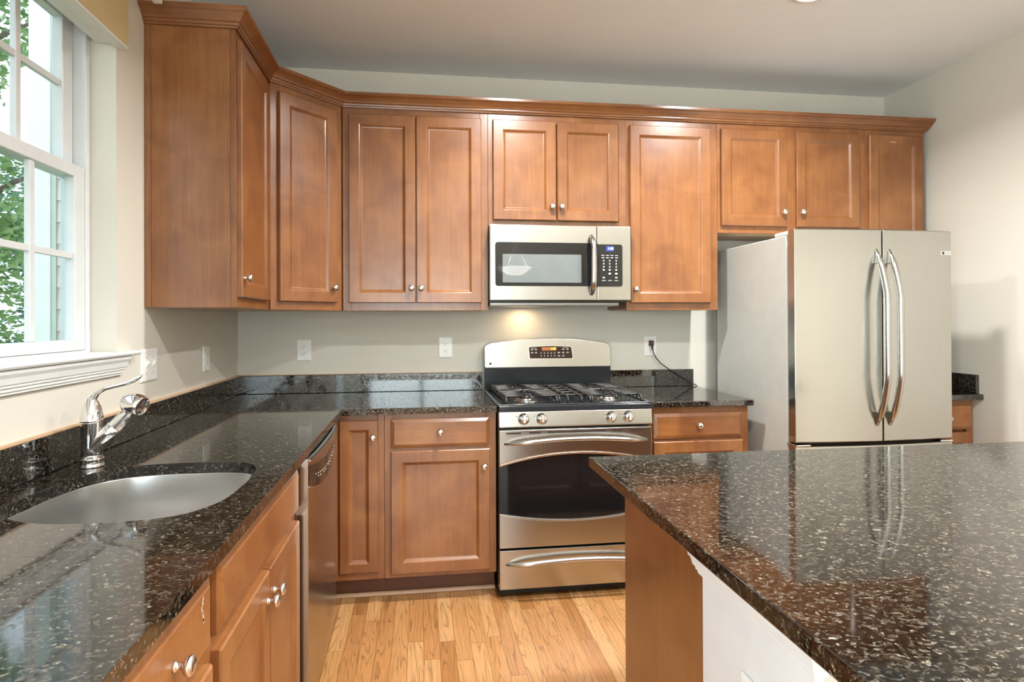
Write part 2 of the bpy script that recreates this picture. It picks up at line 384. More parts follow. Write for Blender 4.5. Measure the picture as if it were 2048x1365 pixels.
gd = MB().box(-.12, -.06, PD0, PD0 + .07, 0, PZ1).box(-.12, -.06, PD1 - .07, PD1, 0, PZ1).box(-.12, -.06, PD0 + .07, PD1 - .07, PZ1 - .07, PZ1).box(-.12, -.06, PD0 + .07, PD1 - .07, 0, .10)
d1 = struct('door_1', gd, VINYL)
part('pane', MB().box(-.094, -.088, PD0 + .06, PD1 - .06, .09, PZ1 - .06), GLASS, d1)
struct('baseboard_right', MB().box(XR - .014, XR, .70, DR, 0, .10), WHITE, bevel=.003)
struct('trim_1', MB().poly([(.532, 0), (.548, 0), (.551, .006), (.547, .015), (.540, .019), (.532, .019)], .534, 1.366, 'x'), SHOE)
struct('trim_2', MB().poly([(.532, 0), (.548, 0), (.551, .006), (.547, .015), (.540, .019), (.532, .019)], 2.130, 2.661, 'x'), SHOE)

# ---- sink window (structure)
win = struct('window_1', MB().box(-.155, -.078, WD0, WD0 + .030, WZ0, WZ1).box(-.155, -.078, WD1 - .03, WD1, WZ0, WZ1)
             .box(-.155, -.078, WD0 + .03, WD1 - .03, WZ1 - .03, WZ1).box(-.155, -.078, WD0 + .03, WD1 - .03, WZ0, WZ0 + .022), VINYL, bevel=.002)
def sash(name, x0, x1, z0, z1, zm, st=.055, bot=.035, top=.040, nc=4):
    a, b = WD0 + .031, WD1 - .031
    fr = MB().box(x0, x1, a, a + st, z0, z1).box(x0, x1, b - st, b, z0, z1).box(x0, x1, a + st, b - st, z0, z0 + bot).box(x0, x1, a + st, b - st, z1 - top, z1)
    o = struct(name, fr, VINYL, win, bevel=.003)
    xm = (x0 + x1) / 2; g0, g1 = a + st, b - st
    mu = MB()
    for k in range(1, nc):
        c = g0 + (g1 - g0) * k / nc; mu.box(xm - .006, xm + .010, c - .011, c + .011, z0 + bot, z1 - top)
    mu.box(xm - .006, xm + .009, g0, g1, zm - .010, zm + .010)
    part('muntin_grid', mu, VINYL, o, bevel=.002)
    part('pane', MB().box(xm - .0105, xm - .0065, g0 - .004, g1 + .004, z0 + bot - .004, z1 - top + .004), GLASS, o)
    return o
lo = sash('lower_sash', -.112, -.080, WZ0 + .023, 1.822, 1.530)
sash('upper_sash', -.148, -.116, 1.786, WZ1 - .031, 2.080)
part('sash_lock', MB().poly([(-.109, 1.71), (-.084, 1.71), (-.084, 1.755), (-.094, 1.768), (-.109, 1.768)], 1.822, 1.834, 'z').box(-.103, -.090, 1.69, 1.745, 1.833, 1.841), VINYL, lo, bevel=.002)
# stool and apron under the window
stool = MB().poly([(-.078, 1.203), (.030, 1.203), (.036, 1.206), (.0385, 1.2115), (.036, 1.217), (.030, 1.2205), (-.078, 1.2205)], WD0, WD1, 'd')
stool = MB().loft([[(x, d, z) for x, z in [(-.078, 1.204), (.030, 1.204), (.036, 1.207), (.0385, 1.212), (.036, 1.217), (.030, 1.220), (-.078, 1.220)]] for d in (WD0 + .001, WD1 - .001)])
horn = [(.0005, 1.204), (.030, 1.204), (.036, 1.207), (.0385, 1.212), (.036, 1.217), (.030, 1.220), (.0005, 1.220)]
stool.loft([[(x, d, z) for x, z in horn] for d in (1.188, WD0 + .001)]).loft([[(x, d, z) for x, z in horn] for d in (WD1 - .001, WD1 + .09)])
ws = struct('trim_3', stool, WHITE)
ap = [(0, 1.203), (.030, 1.203), (.029, 1.194), (.024, 1.184), (.021, 1.168), (.018, 1.165), (.018, 1.160), (.014, 1.158), (.014, 1.150), (.010, 1.148), (.010, 1.142), (0, 1.142)]
struct('trim_4', MB().loft([[(x, 1.268 - x * .9, z) for x, z in ap], [(x, WD1 + .01 + x * .9, z) for x, z in ap]]), WHITE)

# ------------------------------------------------------------------ upper cabinets
UD, CS = .320, .613
FBU, FLU = FB(UD), FL(UD)
def frame_mb(F, u0, u1, z0, z1, stiles, rails, t=.019):
    """face frame: stiles = [(a,b)], rails = [(a,b)] in z; drawn behind the face plane"""
    mb = MB()
    def bx(a, b, c, e): mb.loft([[F(a, c, w_), F(b, c, w_), F(b, e, w_), F(a, e, w_)] for w_ in (-t, 0)])
    for a, b in stiles: bx(a, b, z0, z1)
    st = sorted(stiles)
    for (a, b), (c, e) in zip(st[:-1], st[1:]):
        for r0, r1 in rails: bx(b, c, r0, r1)
    return mb
def upper(label, x0, x1, z0, doors, knobs, ztop=2.43, mid=None, group='maple wall cabinets'):
    t = thing('wall_cabinet', ((x0 + x1) / 2, 0, z0), label, 'wall cabinet', group)
    g = .0005
    part('cabinet_body', MB().box(x0 + g, x1 - g, .001, UD - .0195, z0 + .006, ztop), WOOD, t)
    st = [(x0 + g, x0 + .042), (x1 - .042, x1 - g)] + ([mid] if mid else [])
    part('face_frame', frame_mb(FBU, x0, x1, z0, ztop, st, [(z0, z0 + .048), (ztop - .055, ztop)]), WOOD, t, bevel=.0012)
    part('bottom_panel', MB().box(x0 + .012, x1 - .012, .012, UD - .021, z0 + .002, z0 + .0058), UNDER, t)
    for i, dr in enumerate(doors):
        o = door(t, FBU, *dr)
        if i < len(knobs) and knobs[i]: knob(o, FBU, *knobs[i])
    return t
# cabinet on the left wall
zb = 1.372; DE = 1.081
t = thing('wall_cabinet', (0, .85, zb), 'maple wall cabinet with a broad plain end panel, beside the window on the left wall', 'wall cabinet', 'maple wall cabinets')
part('cabinet_body', MB().box(.001, UD - .0195, CS + .001, DE - .006, zb + .006, 2.43), WOOD, t)
part('end_panel', MB().box(.022, UD - .0195, DE - .0055, DE, zb, 2.43), WOOD, t)
part('scribe_strip', MB().box(.001, .0215, DE - .0055, DE + .004, zb, 2.43).box(.006, .016, DE + .004, DE + .006, zb, 2.43), WOOD, t, bevel=.0015)
part('face_frame', frame_mb(FLU, CS, DE, zb, 2.43, [(CS + .001, CS + .045), (DE - .03, DE)], [(zb, zb + .048), (2.375, 2.43)]), WOOD, t, bevel=.0012)
part('bottom_panel', MB().box(.012, UD - .021, CS + .01, DE - .012, zb + .002, zb + .0058), UNDER, t)
o = door(t, FLU, .655, 1.066, 1.412, 2.386); knob(o, FLU, 1.040, 1.486)
# diagonal corner cabinet
t = thing('wall_cabinet', (.2, .2, zb), 'diagonal maple wall cabinet in the room corner, single tall door', 'wall cabinet', 'maple wall cabinets')
diag = (CS - UD) / q
part('cabinet_body', MB().poly([(.001, .001), (CS - .001, .001), (CS - .001, UD - .014), (UD - .014, CS - .001), (.001, CS - .001)], zb + .006, 2.43, 'z'), WOOD, t)
Fd = FD(UD, CS)
part('face_frame', frame_mb(Fd, 0, diag, zb, 2.43, [(.009, .055), (diag - .055, diag - .009)], [(zb, zb + .048), (2.375, 2.43)], t=.0135), WOOD, t, bevel=.0012)
part('bottom_panel', MB().poly([(.012, .012), (CS - .02, .012), (CS - .02, UD - .03), (UD - .03, CS - .02), (.012, CS - .02)], zb + .002, zb + .0058, 'z'), UNDER, t)
o = door(t, Fd, .046, diag - .046, 1.412, 2.386); knob(o, Fd, diag - .073, 1.487)
X1, X2, X3 = 1.366, 2.128, 2.661
upper('tall two-door maple wall cabinet left of the microwave', CS, X1, zb, [(.645, .9845, 1.412, 2.386), (.9885, 1.329, 1.412, 2.386)], [(.962, 1.488), (1.012, 1.488)])
upper('short two-door maple wall cabinet directly above the microwave', X1, X2, 1.822, [(1.392, 1.733, 1.853, 2.386), (1.739, 2.080, 1.853, 2.386)], [(1.708, 1.926), (1.760, 1.926)])
upper('tall single-door maple wall cabinet right of the microwave', X2, X3, zb, [(2.147, 2.613, 1.412, 2.386)], [(2.172, 1.486)])
upper('short maple wall cabinet above the fridge, two doors set apart by a wide stile', X3, 3.575, 1.805, [(2.678, 3.073, 1.844, 2.388), (3.133, 3.526, 1.844, 2.388)], [(3.046, 1.926), (3.158, 1.928)], mid=(3.055, 3.150))
tc_ = upper('rightmost maple wall cabinet, one narrow door behind the fridge top', 3.575, 3.956, zb, [(3.590, 3.930, 1.412, 2.388)], [(3.616, 1.486)])
part('finish_chip', MB().box(3.715, 3.757, UD + .0196, UD + .0202, 2.345, 2.349), LACQ, tc_)
# crown moulding
CP = [(0, 2.420), (.009, 2.420), (.011, 2.426), (.016, 2.428), (.018, 2.434), (.018, 2.438), (.023, 2.440), (.026, 2.446), (.033, 2.455), (.043, 2.464), (.050, 2.468), (.052, 2.470), (.054, 2.472), (.054, 2.484), (0, 2.484)]
path = [(.001, DE), (UD, DE), (UD, CS), (CS, UD), (3.956, UD), (3.956, .001)]
mb = MB(); n_ = len(path); loops = []
def nrm(a, b):
    v = Vector((b[0] - a[0], b[1] - a[1])).normalized(); return Vector((-v.y, v.x))
for i in range(n_):
    if i == 0: m_ = nrm(path[0], path[1])
    elif i == n_ - 1: m_ = nrm(path[-2], path[-1])
    else:
        a, b = nrm(path[i - 1], path[i]), nrm(path[i], path[i + 1]); m_ = a + b; m_ = m_ / m_.dot(a)
    loops.append([(path[i][0] + m_.x * (o_ + .0005), path[i][1] + m_.y * (o_ + .0005), z) for o_, z in CP])
CRP = loops; mb.loft(loops)
tag(part('crown_molding', mb, WOODX), 'stained maple crown molding running along the tops of the wall cabinets', 'molding')
# small white bracket on the left wall by the crown
t = thing('mounting_bracket', (0, 1.23, 2.41), 'small white bracket on the left wall, in front of the cabinet crown', 'bracket')
part('bracket_plate', MB().box(.001, .105, 1.215, 1.232, 2.438, 2.466), WHITE, t, bevel=.001)
part('bracket_tab', MB().box(.090, .117, 1.212, 1.236, 2.430, 2.471), WHITE, t, bevel=.001)

# ------------------------------------------------------------------ base cabinets
BD = .610; CT0, CT1 = .884, .914
FBB, FLB = FB(BD), FL(BD)
def toe(mb_): return mb_
def base_back(label, x0, x1, stiles, rails, group='maple base cabinets'):
    t = thing('base_cabinet', ((x0 + x1) / 2, .3, 0), label, 'base cabinet', group)
    part('cabinet_body', MB().box(x0 + .0005, x1 - .0005, .002, BD - .0195, .112, CT0), WOOD, t)
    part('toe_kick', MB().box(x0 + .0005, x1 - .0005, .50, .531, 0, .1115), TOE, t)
    part('face_frame', frame_mb(FBB, x0, x1, .112, CT0, stiles, rails), WOOD, t, bevel=.0012)
    return t
# corner unit, serving both runs
t = thing('base_cabinet', (.3, .3, 0), 'maple corner base cabinet with one narrow door, between dishwasher and drawer cabinet', 'base cabinet', 'maple base cabinets')
part('cabinet_body', MB().poly([(.002, .002), (.837, .002), (.837, BD - .0195), (BD - .0195, BD - .0195), (BD - .0195, .837), (.002, .837)], .112, CT0, 'z'), WOOD, t)
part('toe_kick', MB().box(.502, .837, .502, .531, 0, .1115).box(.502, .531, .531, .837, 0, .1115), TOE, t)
part('face_frame', frame_mb(FBB, .612, .838, .112, CT0, [(.612, .636), (.806, .8375)], [(.112, .155), (.850, CT0)]), WOOD, t, bevel=.0012)
part('face_frame', frame_mb(FLB, .612, .838, .112, CT0, [(.612, .636), (.806, .8375)], [(.112, .155), (.850, CT0)]), WOOD, t, bevel=.0012)
o = door(t, FBB, .6335, .810, .150, .856, fw=.046); knob(o, FBB, .787, .778)
door(t, FLB, .6335, .828, .150, .856, fw=.046)
t = base_back('maple base cabinet left of the range, one drawer over one door', .838, X1, [(.8385, .885), (1.318, X1 - .0005)], [(.112, .145), (.705, .730), (.850, CT0)])
o = slab(t, FBB, .868, 1.332, .722, .858, 'drawer_front'); knob(o, FBB, 1.098, .794)
o = door(t, FBB, .868, 1.334, .134, .708); knob(o, FBB, 1.306, .626)
t = base_back('maple base cabinet right of the range, one drawer over one door', X2 + .004, X3, [(X2 + .0045, 2.172), (2.605, X3 - .0005)], [(.112, .145), (.705, .735), (.850, CT0)])
o = slab(t, FBB, 2.152, 2.620, .726, .852, 'drawer_front'); knob(o, FBB, 2.386, .791)
o = door(t, FBB, 2.152, 2.622, .134, .712); knob(o, FBB, 2.178, .640)
t = base_back('maple base cabinet in the gap between fridge and right wall', 3.600, 3.958, [(3.6005, 3.64), (3.918, 3.9575)], [(.112, .145), (.850, CT0)])
o = slab(t, FBB, 3.625, 3.935, .726, .852, 'drawer_front'); knob(o, FBB, 3.78, .79)
o = door(t, FBB, 3.625, 3.935, .134, .712); knob(o, FBB, 3.65, .640)
def base_left(label, d0, d1, stiles, rails):
    t = thing('base_cabinet', (.3, (d0 + d1) / 2, 0), label, 'base cabinet', 'maple base cabinets')
    if 'sink' in label:
        part('cabinet_body', MB().box(.002, .020, d0 + .0005, d1 - .0005, .112, CT0).box(.020, BD - .0195, d0 + .0005, d0 + .018, .112, CT0).box(.020, BD - .0195, d1 - .018, d1 - .0005, .112, CT0).box(.020, BD - .0195, d0 + .018, d1 - .018, .112, .13), WOOD, t)
    else: part('cabinet_body', MB().box(.002, BD - .0195, d0 + .0005, d1 - .0005, .112, CT0), WOOD, t)
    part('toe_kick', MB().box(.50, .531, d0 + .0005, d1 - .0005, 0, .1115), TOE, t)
    part('face_frame', frame_mb(FLB, d0, d1, .112, CT0, stiles, rails), WOOD, t, bevel=.0012)
    return t
D1, D2, D3 = 1.452, 2.212, 2.72
t = base_left('maple sink cabinet, wide false drawer front over two doors, beside the dishwasher', D1, D2, [(D1 + .0005, 1.49), (1.81, 1.86), (2.17, D2 - .0005)], [(.112, .145), (.69, .715), (.850, CT0)])
slab(t, FLB, 1.475, 2.190, .722, .858, 'false_front')
o = door(t, FLB, 1.475, 1.829, .134, .694); knob(o, FLB, 1.800, .628)
o = door(t, FLB, 1.833, 2.190, .134, .694); knob(o, FLB, 1.862, .628)
t = base_left('nearest maple base cabinet on the left, drawer with chipped finish and a large knob', D2, D3, [(D2 + .0005, 2.25), (2.68, D3 - .0005)], [(.112, .145), (.69, .715), (.850, CT0)])
o = slab(t, FLB, 2.232, 2.700, .722, .858, 'drawer_front'); knob(o, FLB, 2.400, .788)
chip = MB()
random.seed(3)
for k in range(16):
    a = k / 15; dd = 2.283 + random.uniform(-.003, .003) + .004 * math.sin(a * 5); zz = .836 - a * .040
    r_ = random.uniform(.0012, .0030)
    chip.add([(BD + .0198, dd - r_, zz - r_ * .9), (BD + .0198, dd + r_ * .6, zz - r_ * 1.6), (BD + .0198, dd + r_, zz + r_), (BD + .0198, dd - r_ * .5, zz + r_ * 1.7)], [(0, 1, 2, 3)])
part('finish_chips', chip, LACQ, o)
o = door(t, FLB, 2.232, 2.700, .134, .694); knob(o, FLB, 2.262, .628)
t = base_left('maple base cabinet past the near end of the left run', D3, 3.05, [(D3 + .0005, 2.76), (3.01, 3.0495)], [(.112, .145), (.69, .715), (.850, CT0)])
o = slab(t, FLB, 2.738, 3.03, .722, .858, 'drawer_front'); knob(o, FLB, 2.884, .79)
o = door(t, FLB, 2.738, 3.03, .134, .694); knob(o, FLB, 2.765, .628)

# ------------------------------------------------------------------ countertops
def slab_mesh(outer, holes, z0, z1):
    """plan outline with holes, made solid"""
    bm = bmesh.new(); rings = []
    for L in [outer] + holes:
        vs = [bm.verts.new((p[0], -p[1], z1)) for p in L]; rings.append(vs)
        for i in range(len(vs)): bm.edges.new((vs[i], vs[(i + 1) % len(vs)]))
    bmesh.ops.triangle_fill(bm, use_beauty=True, use_dissolve=False, edges=bm.edges[:])
    bm.verts.index_update(); mb = MB()
    top = [tuple(v.co) for v in bm.verts]; fs = [[v.index for v in f.verts] for f in bm.faces]
    mb.v = [Vector(c) for c in top] + [Vector((c[0], c[1], z0)) for c in top]; n = len(top)
    for f in fs: mb.f.append(f); mb.f.append([i + n for i in f][::-1]); mb.sm += [False, False]
    for vs in rings:
        for i in range(len(vs)):
            a, b = vs[i].index, vs[(i + 1) % len(vs)].index; mb.f.append([a, b, b + n, a + n]); mb.sm.append(False)
    bm.free(); return mb
def catmull(P, per=5):
    out = []; n = len(P)
    for i in range(n):
        p0, p1, p2, p3 = [Vector(P[(i + k) % n]) for k in (-1, 0, 1, 2)]
        for j in range(per):
            s_ = j / per
            out.append(tuple(.5 * ((2 * p1) + (p2 - p0) * s_ + (2 * p0 - 5 * p1 + 4 * p2 - p3) * s_ ** 2 + (3 * p1 - p0 - 3 * p2 + p3) * s_ ** 3)))
    return out
SK = [(.100, 1.955), (.099, 1.877), (.104, 1.780), (.122, 1.706), (.153, 1.655), (.195, 1.620), (.262, 1.600), (.354, 1.595), (.450, 1.600), (.517, 1.622), (.552, 1.676), (.566, 1.750), (.570, 1.866), (.562, 1.965), (.535, 2.030), (.490, 2.070), (.420, 2.087), (.340, 2.090), (.260, 2.082), (.190, 2.056), (.135, 2.015)]
SKS = catmull(SK, 4)
CE = .648
ctm = slab_mesh([(.001, .001), (X1 - .001, .001), (X1 - .001, CE), (CE, CE), (CE, 3.05), (.001, 3.05)], [SKS], CT0 + .0003, CT1)
tag(part('countertop', ctm, GRAN, bevel=.004, seg=3, angle=60), 'black granite L-shaped countertop with the sink cutout, along the left and back walls', 'countertop')
tag(part('countertop', MB().box(X2 + .005, 2.672, .001, CE, CT0 + .0003, CT1), GRAN, bevel=.004, seg=3), 'small black granite countertop between range and fridge', 'countertop')
tag(part('countertop', MB().box(3.592, XR - .001, .001, CE, CT0 + .0003, CT1), GRAN, bevel=.004, seg=3), 'sliver of black granite countertop right of the fridge', 'countertop')
bs = lambda mb_, lab: tag(part('backsplash', mb_, GRAN, bevel=.0025), lab, 'backsplash', 'granite backsplash strips')
bs(MB().box(.0005, .0205, .021, 3.05, CT1 + .0003, 1.016), 'granite backsplash strip on the left wall behind the faucet')
bs(MB().box(.0005, X1 - .002, .0005, .0205, CT1 + .0003, 1.016), 'granite backsplash strip on the back wall left of the range')
bs(MB().box(X2 + .006, 2.664, .0005, .0205, CT1 + .0003, 1.016), 'granite backsplash strip on the back wall right of the range')
bs(MB().box(XR - .0205, XR - .0005, .0215, .622, CT1 + .0003, 1.016), 'short granite side splash against the right wall past the fridge')
struct('trim_5', MB().box(.0005, .0185, .0205, 3.05, 1.0163, 1.0205).box(.0005, X1 - .002, .0005, .0185, 1.0163, 1.0190), plain('tan caulk line', (.50, .33, .20), .6))

# ------------------------------------------------------------------ sink
cx_, cd_ = sum(p[0] for p in SKS) / len(SKS), sum(p[1] for p in SKS) / len(SKS)
t = thing('sink', (cx_, cd_, .69), 'undermount stainless steel sink set in the left granite countertop', 'sink')
def skl(s_, z): return [(cx_ + (p[0] - cx_) * s_, cd_ + (p[1] - cd_) * s_, z) for p in SKS]
bowl = MB().loft([skl(1.06, .8835), skl(1.015, .8835), skl(1.012, .880), skl(.995, .80), skl(.975, .735), skl(.94, .708), skl(.86, .696), skl(.5, .692), skl(.12, .688)], caps=False, smooth=True)
o = part('bowl', bowl, SINKST, t); md = o.modifiers.new('wall', 'SOLIDIFY'); md.thickness = .0012; md.offset = -1
part('drain', MB().lathe((cx_, cd_, .685), (0, 0, 1), [(.046, 0), (.046, .006), (.040, .008), (.030, .004), (.006, .003), (.004, .012), (.0005, .0125)]), CHROME, t)

# ------------------------------------------------------------------ faucet
fx, fd = .092, 1.600
t = thing('faucet', (fx, fd, CT1), 'polished chrome single-lever kitchen faucet behind the sink', 'faucet')
part('base', MB().lathe((fx, fd, CT1 + .0003), (0, 0, 1), [(.030, 0), (.030, .004), (.0285, .006), (.0285, .020), (.0300, .021), (.0300, .024), (.0265, .026)], 28), CHROME, t)
part('body', MB().lathe((fx, fd, CT1 + .026), (0, 0, 1), [(.0262, 0), (.0255, .030), (.0265, .060), (.0275, .098), (.0280, .100)], 28), CHROME, t)
part('cap', MB().lathe((fx, fd, CT1 + .127), (0, 0, 1), [(.0290, 0), (.0290, .004), (.0280, .006), (.0278, .010), (.0262, .022), (.0225, .038), (.0175, .050), (.0125, .060), (.010, .066)], 28), CHROME, t)
lv = [(fx + .000, fd, 1.092), (fx + .004, fd, 1.106), (fx + .016, fd + .001, 1.121), (fx + .036, fd + .002, 1.132), (fx + .066, fd + .003, 1.1395), (fx + .092, fd + .004, 1.1455), (fx + .112, fd + .005, 1.154), (fx + .128, fd + .006, 1.164), (fx + .136, fd + .006, 1.169)]
part('lever', MB().tube(lv, [.0125, .0112, .0085, .0070, .0068, .0070, .0078, .0066, .0012], 14, .72), CHROME, t)
sp = [(fx - .004, fd, .950), (fx + .010, fd + .001, .968), (fx + .045, fd + .002, 1.007), (fx + .062, fd + .002, 1.026)]
part('spout_socket', MB().tube(sp, [.018, .0225, .0215, .0210], 20), CHROME, t)
part('spray_neck', MB().tube([(fx + .060, fd + .002, 1.0235), (fx + .061, fd + .002, 1.025), (fx + .098, fd + .003, 1.066), (fx + .112, fd + .003, 1.078)], [.0185, .0185, .0165, .016], 20), CHROME, t)
hd = MB().lathe((fx + .098, fd + .004, 1.092), (.90, .22, -.26), [(.004, -.020), (.017, -.015), (.0250, -.004), (.0295, .010), (.0310, .022), (.0300, .034), (.0275, .043), (.0255, .0445), (.024, .043), (.001, .041)], 28)
h = part('spray_head', hd, CHROME, t)

# ------------------------------------------------------------------ dishwasher
t = thing('dishwasher', (.3, 1.15, 0), 'stainless steel dishwasher with a crescent pocket handle, between sink and corner cabinets', 'dishwasher')
da, db = .8415, 1.4485
part('tub', MB().box(.05, .600, da + .004, db - .004, .10, .875), BLACKPL, t)
part('toe_panel', MB().box(.50, .56, da + .002, db - .002, .004, .098), BLACKPL, t)
def bow(a): return .012 * (1 - (2 * a - 1) ** 2)
ND = 16
dl = []
for k in range(ND + 1):
    a = k / ND; dd = da + (db - da) * a; dl.append([(.6005, dd, .105), (.646 + bow(a), dd, .105), (.650 + bow(a), dd, .109), (.650 + bow(a), dd, .874), (.646 + bow(a), dd, .8785), (.6005, dd, .8785)])
dwd = part('door', MB().loft(dl), STEELV, t, bevel=.0012)
def cres(zt, zb_, off0, off1, a0=.0, a1=1., n=20):
    outer = []; top = []; bot = []
    for k in range(n + 1):
        a = a0 + (a1 - a0) * k / n; dd = da + (db - da) * a
        top.append((dd, zt(a), a)); bot.append((dd, zb_(a), a))
    mb_ = MB(); L = top + bot[::-1]
    mb_.loft([[(.650 + bow(a) + off0, dd, z) for dd, z, a in L], [(.650 + bow(a) + off1, dd, z) for dd, z, a in L]], caps=False)
    o0 = len(mb_.v); m = n + 1
    for off in (off0, off1):
        b0 = len(mb_.v); mb_.v += [W3((.650 + bow(a) + off, dd, z)) for dd, z, a in top + bot]
        for k in range(n): mb_.f.append([b0 + k, b0 + k + 1, b0 + m + k + 1, b0 + m + k]); mb_.sm.append(False)
    return mb_
par = lambda a, e, c: e + (c - e) * (1 - (2 * a - 1) ** 2)
zl = lambda a: .835 - .045 * a - .062 * 4 * a * (1 - a)
zt_ = lambda a: par(a, .858, .826)
part('control_panel', cres(zt_, lambda a: zl(a) + .002, .0003, .0022, .015, .985), BLACKGL, dwd)
part('panel_rim', cres(lambda a: zl(a) + .0018, lambda a: zl(a) - .002, .0003, .0030, .015, .985), NICKEL, dwd)
part('pocket_lip', cres(lambda a: par(a, .8735, .8735), lambda a: par(a, .870, .838), .0003, .0060, .02, .98), STEEL, dwd)
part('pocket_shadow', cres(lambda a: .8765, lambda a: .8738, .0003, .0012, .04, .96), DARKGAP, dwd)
lg = MB(); random.seed(5)
for k in range(13):
    a = .20 + k * .054
    zc_ = (zl(a) + zt_(a)) / 2 + .004
    for zz in ((zc_, zc_ - .010) if k % 3 else (zc_,)):
        dd = da + (db - da) * a; s_ = .65 + bow(a) + .0024 - .65
        lg.box(.650 + s_, .6502 + s_, dd - .007, dd + .007, zz - .0016, zz + .0016)
part('button_legends', lg, PRINT, dwd)

# ------------------------------------------------------------------ gas range
RX, RW = 1.372, .752; RE = RX + RW
t = thing('range', (RX + RW / 2, .34, 0), 'stainless steel gas range with black cooktop and arched oven window', 'range')
part('body', MB().box(RX + .003, RE - .003, .022, .610, .012, .885), BLACKEN, t)
part('kick_panel', MB().box(RX + .01, RE - .01, .60, .628, .012, .050), DARKGAP, t)
# cooktop pan with raised rim and rolled front
ck = MB().box(RX, RE, .022, .672, .886, .9135)
ck.box(RX, RX + .014, .03, .668, .9135, .9215).box(RE - .014, RE, .03, .668, .9135, .9215).box(RX + .014, RE - .014, .652, .668, .9135, .9205)
part('cooktop', ck, BLACKEN, t, bevel=.004, seg=3)
# control panel, sloping
cpn = [(.610, .812), (.676, .812), (.680, .816), (.669, .8855), (.610, .8855)]
cp = part('control_panel', MB().poly(cpn, RX, RE, 'x'), STEEL, t, bevel=.002)
for kx in (1.489, 1.576, 1.917, 2.002):
    kn = Vector((0, .985, .165)); c0 = Vector((kx, .6752, .852))
    o = part('burner_knob', MB().lathe(c0, kn, [(.0275, 0), (.0275, .004), (.0255, .007), (.0205, .014), (.0195, .020), (.0185, .022), (.001, .0225)], 28), CHROME, cp)
    gb = MB(); up_ = Vector((0, -.165, .985)); sd = Vector((1, 0, 0)); L = []
    for w_, hh in ((.0225, .0), (.0225, .014), (.036, .003)): pass
    for ww, s1, s2 in ((.015, .0080, .0215), (.030, .0070, .0205), (.034, .0045, .018)):
        L.append([tuple(c0 + kn * ww + sd * a * s1 + up_ * b * s2) for a, b in ((-1, -1), (1, -1), (1, 1), (-1, 1))])
    part('knob_grip', gb.loft(L), CHROME, o, bevel=.002)
for kx in (1.489, 1.576, 1.917, 2.002):
    lgd = MB()
    for dx_, dz_ in ((-.034, .012),):
        lgd.add([(kx + dx_ + a * .004, .6780 - (.852 + dz_ - .816) * .158 + .0023, .852 + dz_ + b * .0010) for a, b in ((-1, -1), (1, -1), (1, 1), (-1, 1))], [(0, 1, 2, 3)])
    part('knob_legend', lgd, DARKGAP, cp)
# oven door: steel, with a window bounded by two arcs
N = 24
xs = [RX + .001 + (RW - .002) * k / N for k in range(N + 1)]
arcT = [par(k / N, .640, .690) for k in range(N + 1)]; arcB = [par(k / N, .402, .362) for k in range(N + 1)]
def band(lo_, hi_, d0_, d1_, dz=0):
    mb_ = MB(); L = []
    for k in range(N + 1): L.append([(xs[k], d0_, lo_[k]), (xs[k], d1_, lo_[k]), (xs[k], d1_, hi_[k]), (xs[k], d0_, hi_[k])])
    return mb_.loft(L)
full = lambda z: [z] * (N + 1)
od = part('oven_door', band(full(.244), full(.800), .6105, .655), STEEL, t, bevel=.002)
part('upper_door_panel', band([a - .0 for a in arcT], full(.7995), .6552, .672), STEEL, od, bevel=.0025)
part('lower_door_panel', band(full(.2445), arcB, .6552, .672), STEEL, od, bevel=.0025)
part('oven_window', band([a + .0005 for a in arcB], [a - .0005 for a in arcT], .6552, .667), BLACKGL, od)
part('arc_trim', band(arcB, [a + .008 for a in arcB], .667, .676), STEEL, od, bevel=.002)
part('arc_trim', band([a - .010 for a in arcT], arcT, .667, .677), plain('warm arc trim', (.60, .46, .36), .25, 1.0), od, bevel=.002)
sl = MB()
for a, b in ((.035, .105), (.145, .200), (.235, .520), (.550, .605), (.640, .710)):
    sl.box(RX + a, RX + b, .6722, .6728, .7820, .7890)
part('vent_slots', sl, DARKGAP, od)
def bowbar(x0, x1, z0, zc, dbase, out, r0, rc, n=22):
    P = []; rr = []
    for k in range(n + 1):
        a = k / n; e = 1 - (2 * a - 1) ** 2; P.append((x0 + (x1 - x0) * a, dbase + out * min(1, e * 2.2) ** .7, z0 + (zc - z0) * e)); rr.append(r0 + (rc - r0) * min(1, e * 2.5))
    return P, rr
P, rr = bowbar(RX + .028, RE - .028, .737, .762, .6722, .048, .007, .0125)
part('oven_handle', MB().tube(P, rr, 16, .9), STEEL, od)
# warming drawer
dr = part('drawer', MB().box(RX + .001, RE - .001, .6105, .672, .050, .234), STEEL, t, bevel=.003)
P, rr = bowbar(RX + .034, RE - .034, .168, .190, .6722, .036, .006, .012)
part('drawer_handle', MB().tube(P, rr, 16, .9), STEEL, dr)
# backguard: arched steel console above a black riser
part('riser', MB().box(RX + .002, RE - .002, .022, .070, .9138, 1.048), BLACKEN, t, bevel=.003)
bgp = [(RX + .006, 1.044), (RE - .006, 1.044), (RE, 1.052)]
for k in range(N + 1):
    a = 1 - k / N; zz = par(a, 1.181, 1.214)
    if k == 0: bgp += [(RE + .000, 1.160), (RE - .006, 1.176)]
    elif k == N: bgp += [(RX + .006, 1.176), (RX, 1.160)]
    else: bgp.append((RX + RW * a, zz))
bgp.append((RX, 1.052))
bg = MB().loft([[(x, .020, z) for x, z in bgp], [(x, .058 + (1.21 - z) * .09, z) for x, z in bgp]])
bgo = part('backguard', bg, STEEL, t, bevel=.004, seg=3)
bf = lambda z: .058 + (1.21 - z) * .09
def on_bg(pts, off, th=.0010):
    return MB().loft([[(x, bf(z) + off, z) for x, z in pts], [(x, bf(z) + off + th, z) for x, z in pts]])
cxr = 1.764
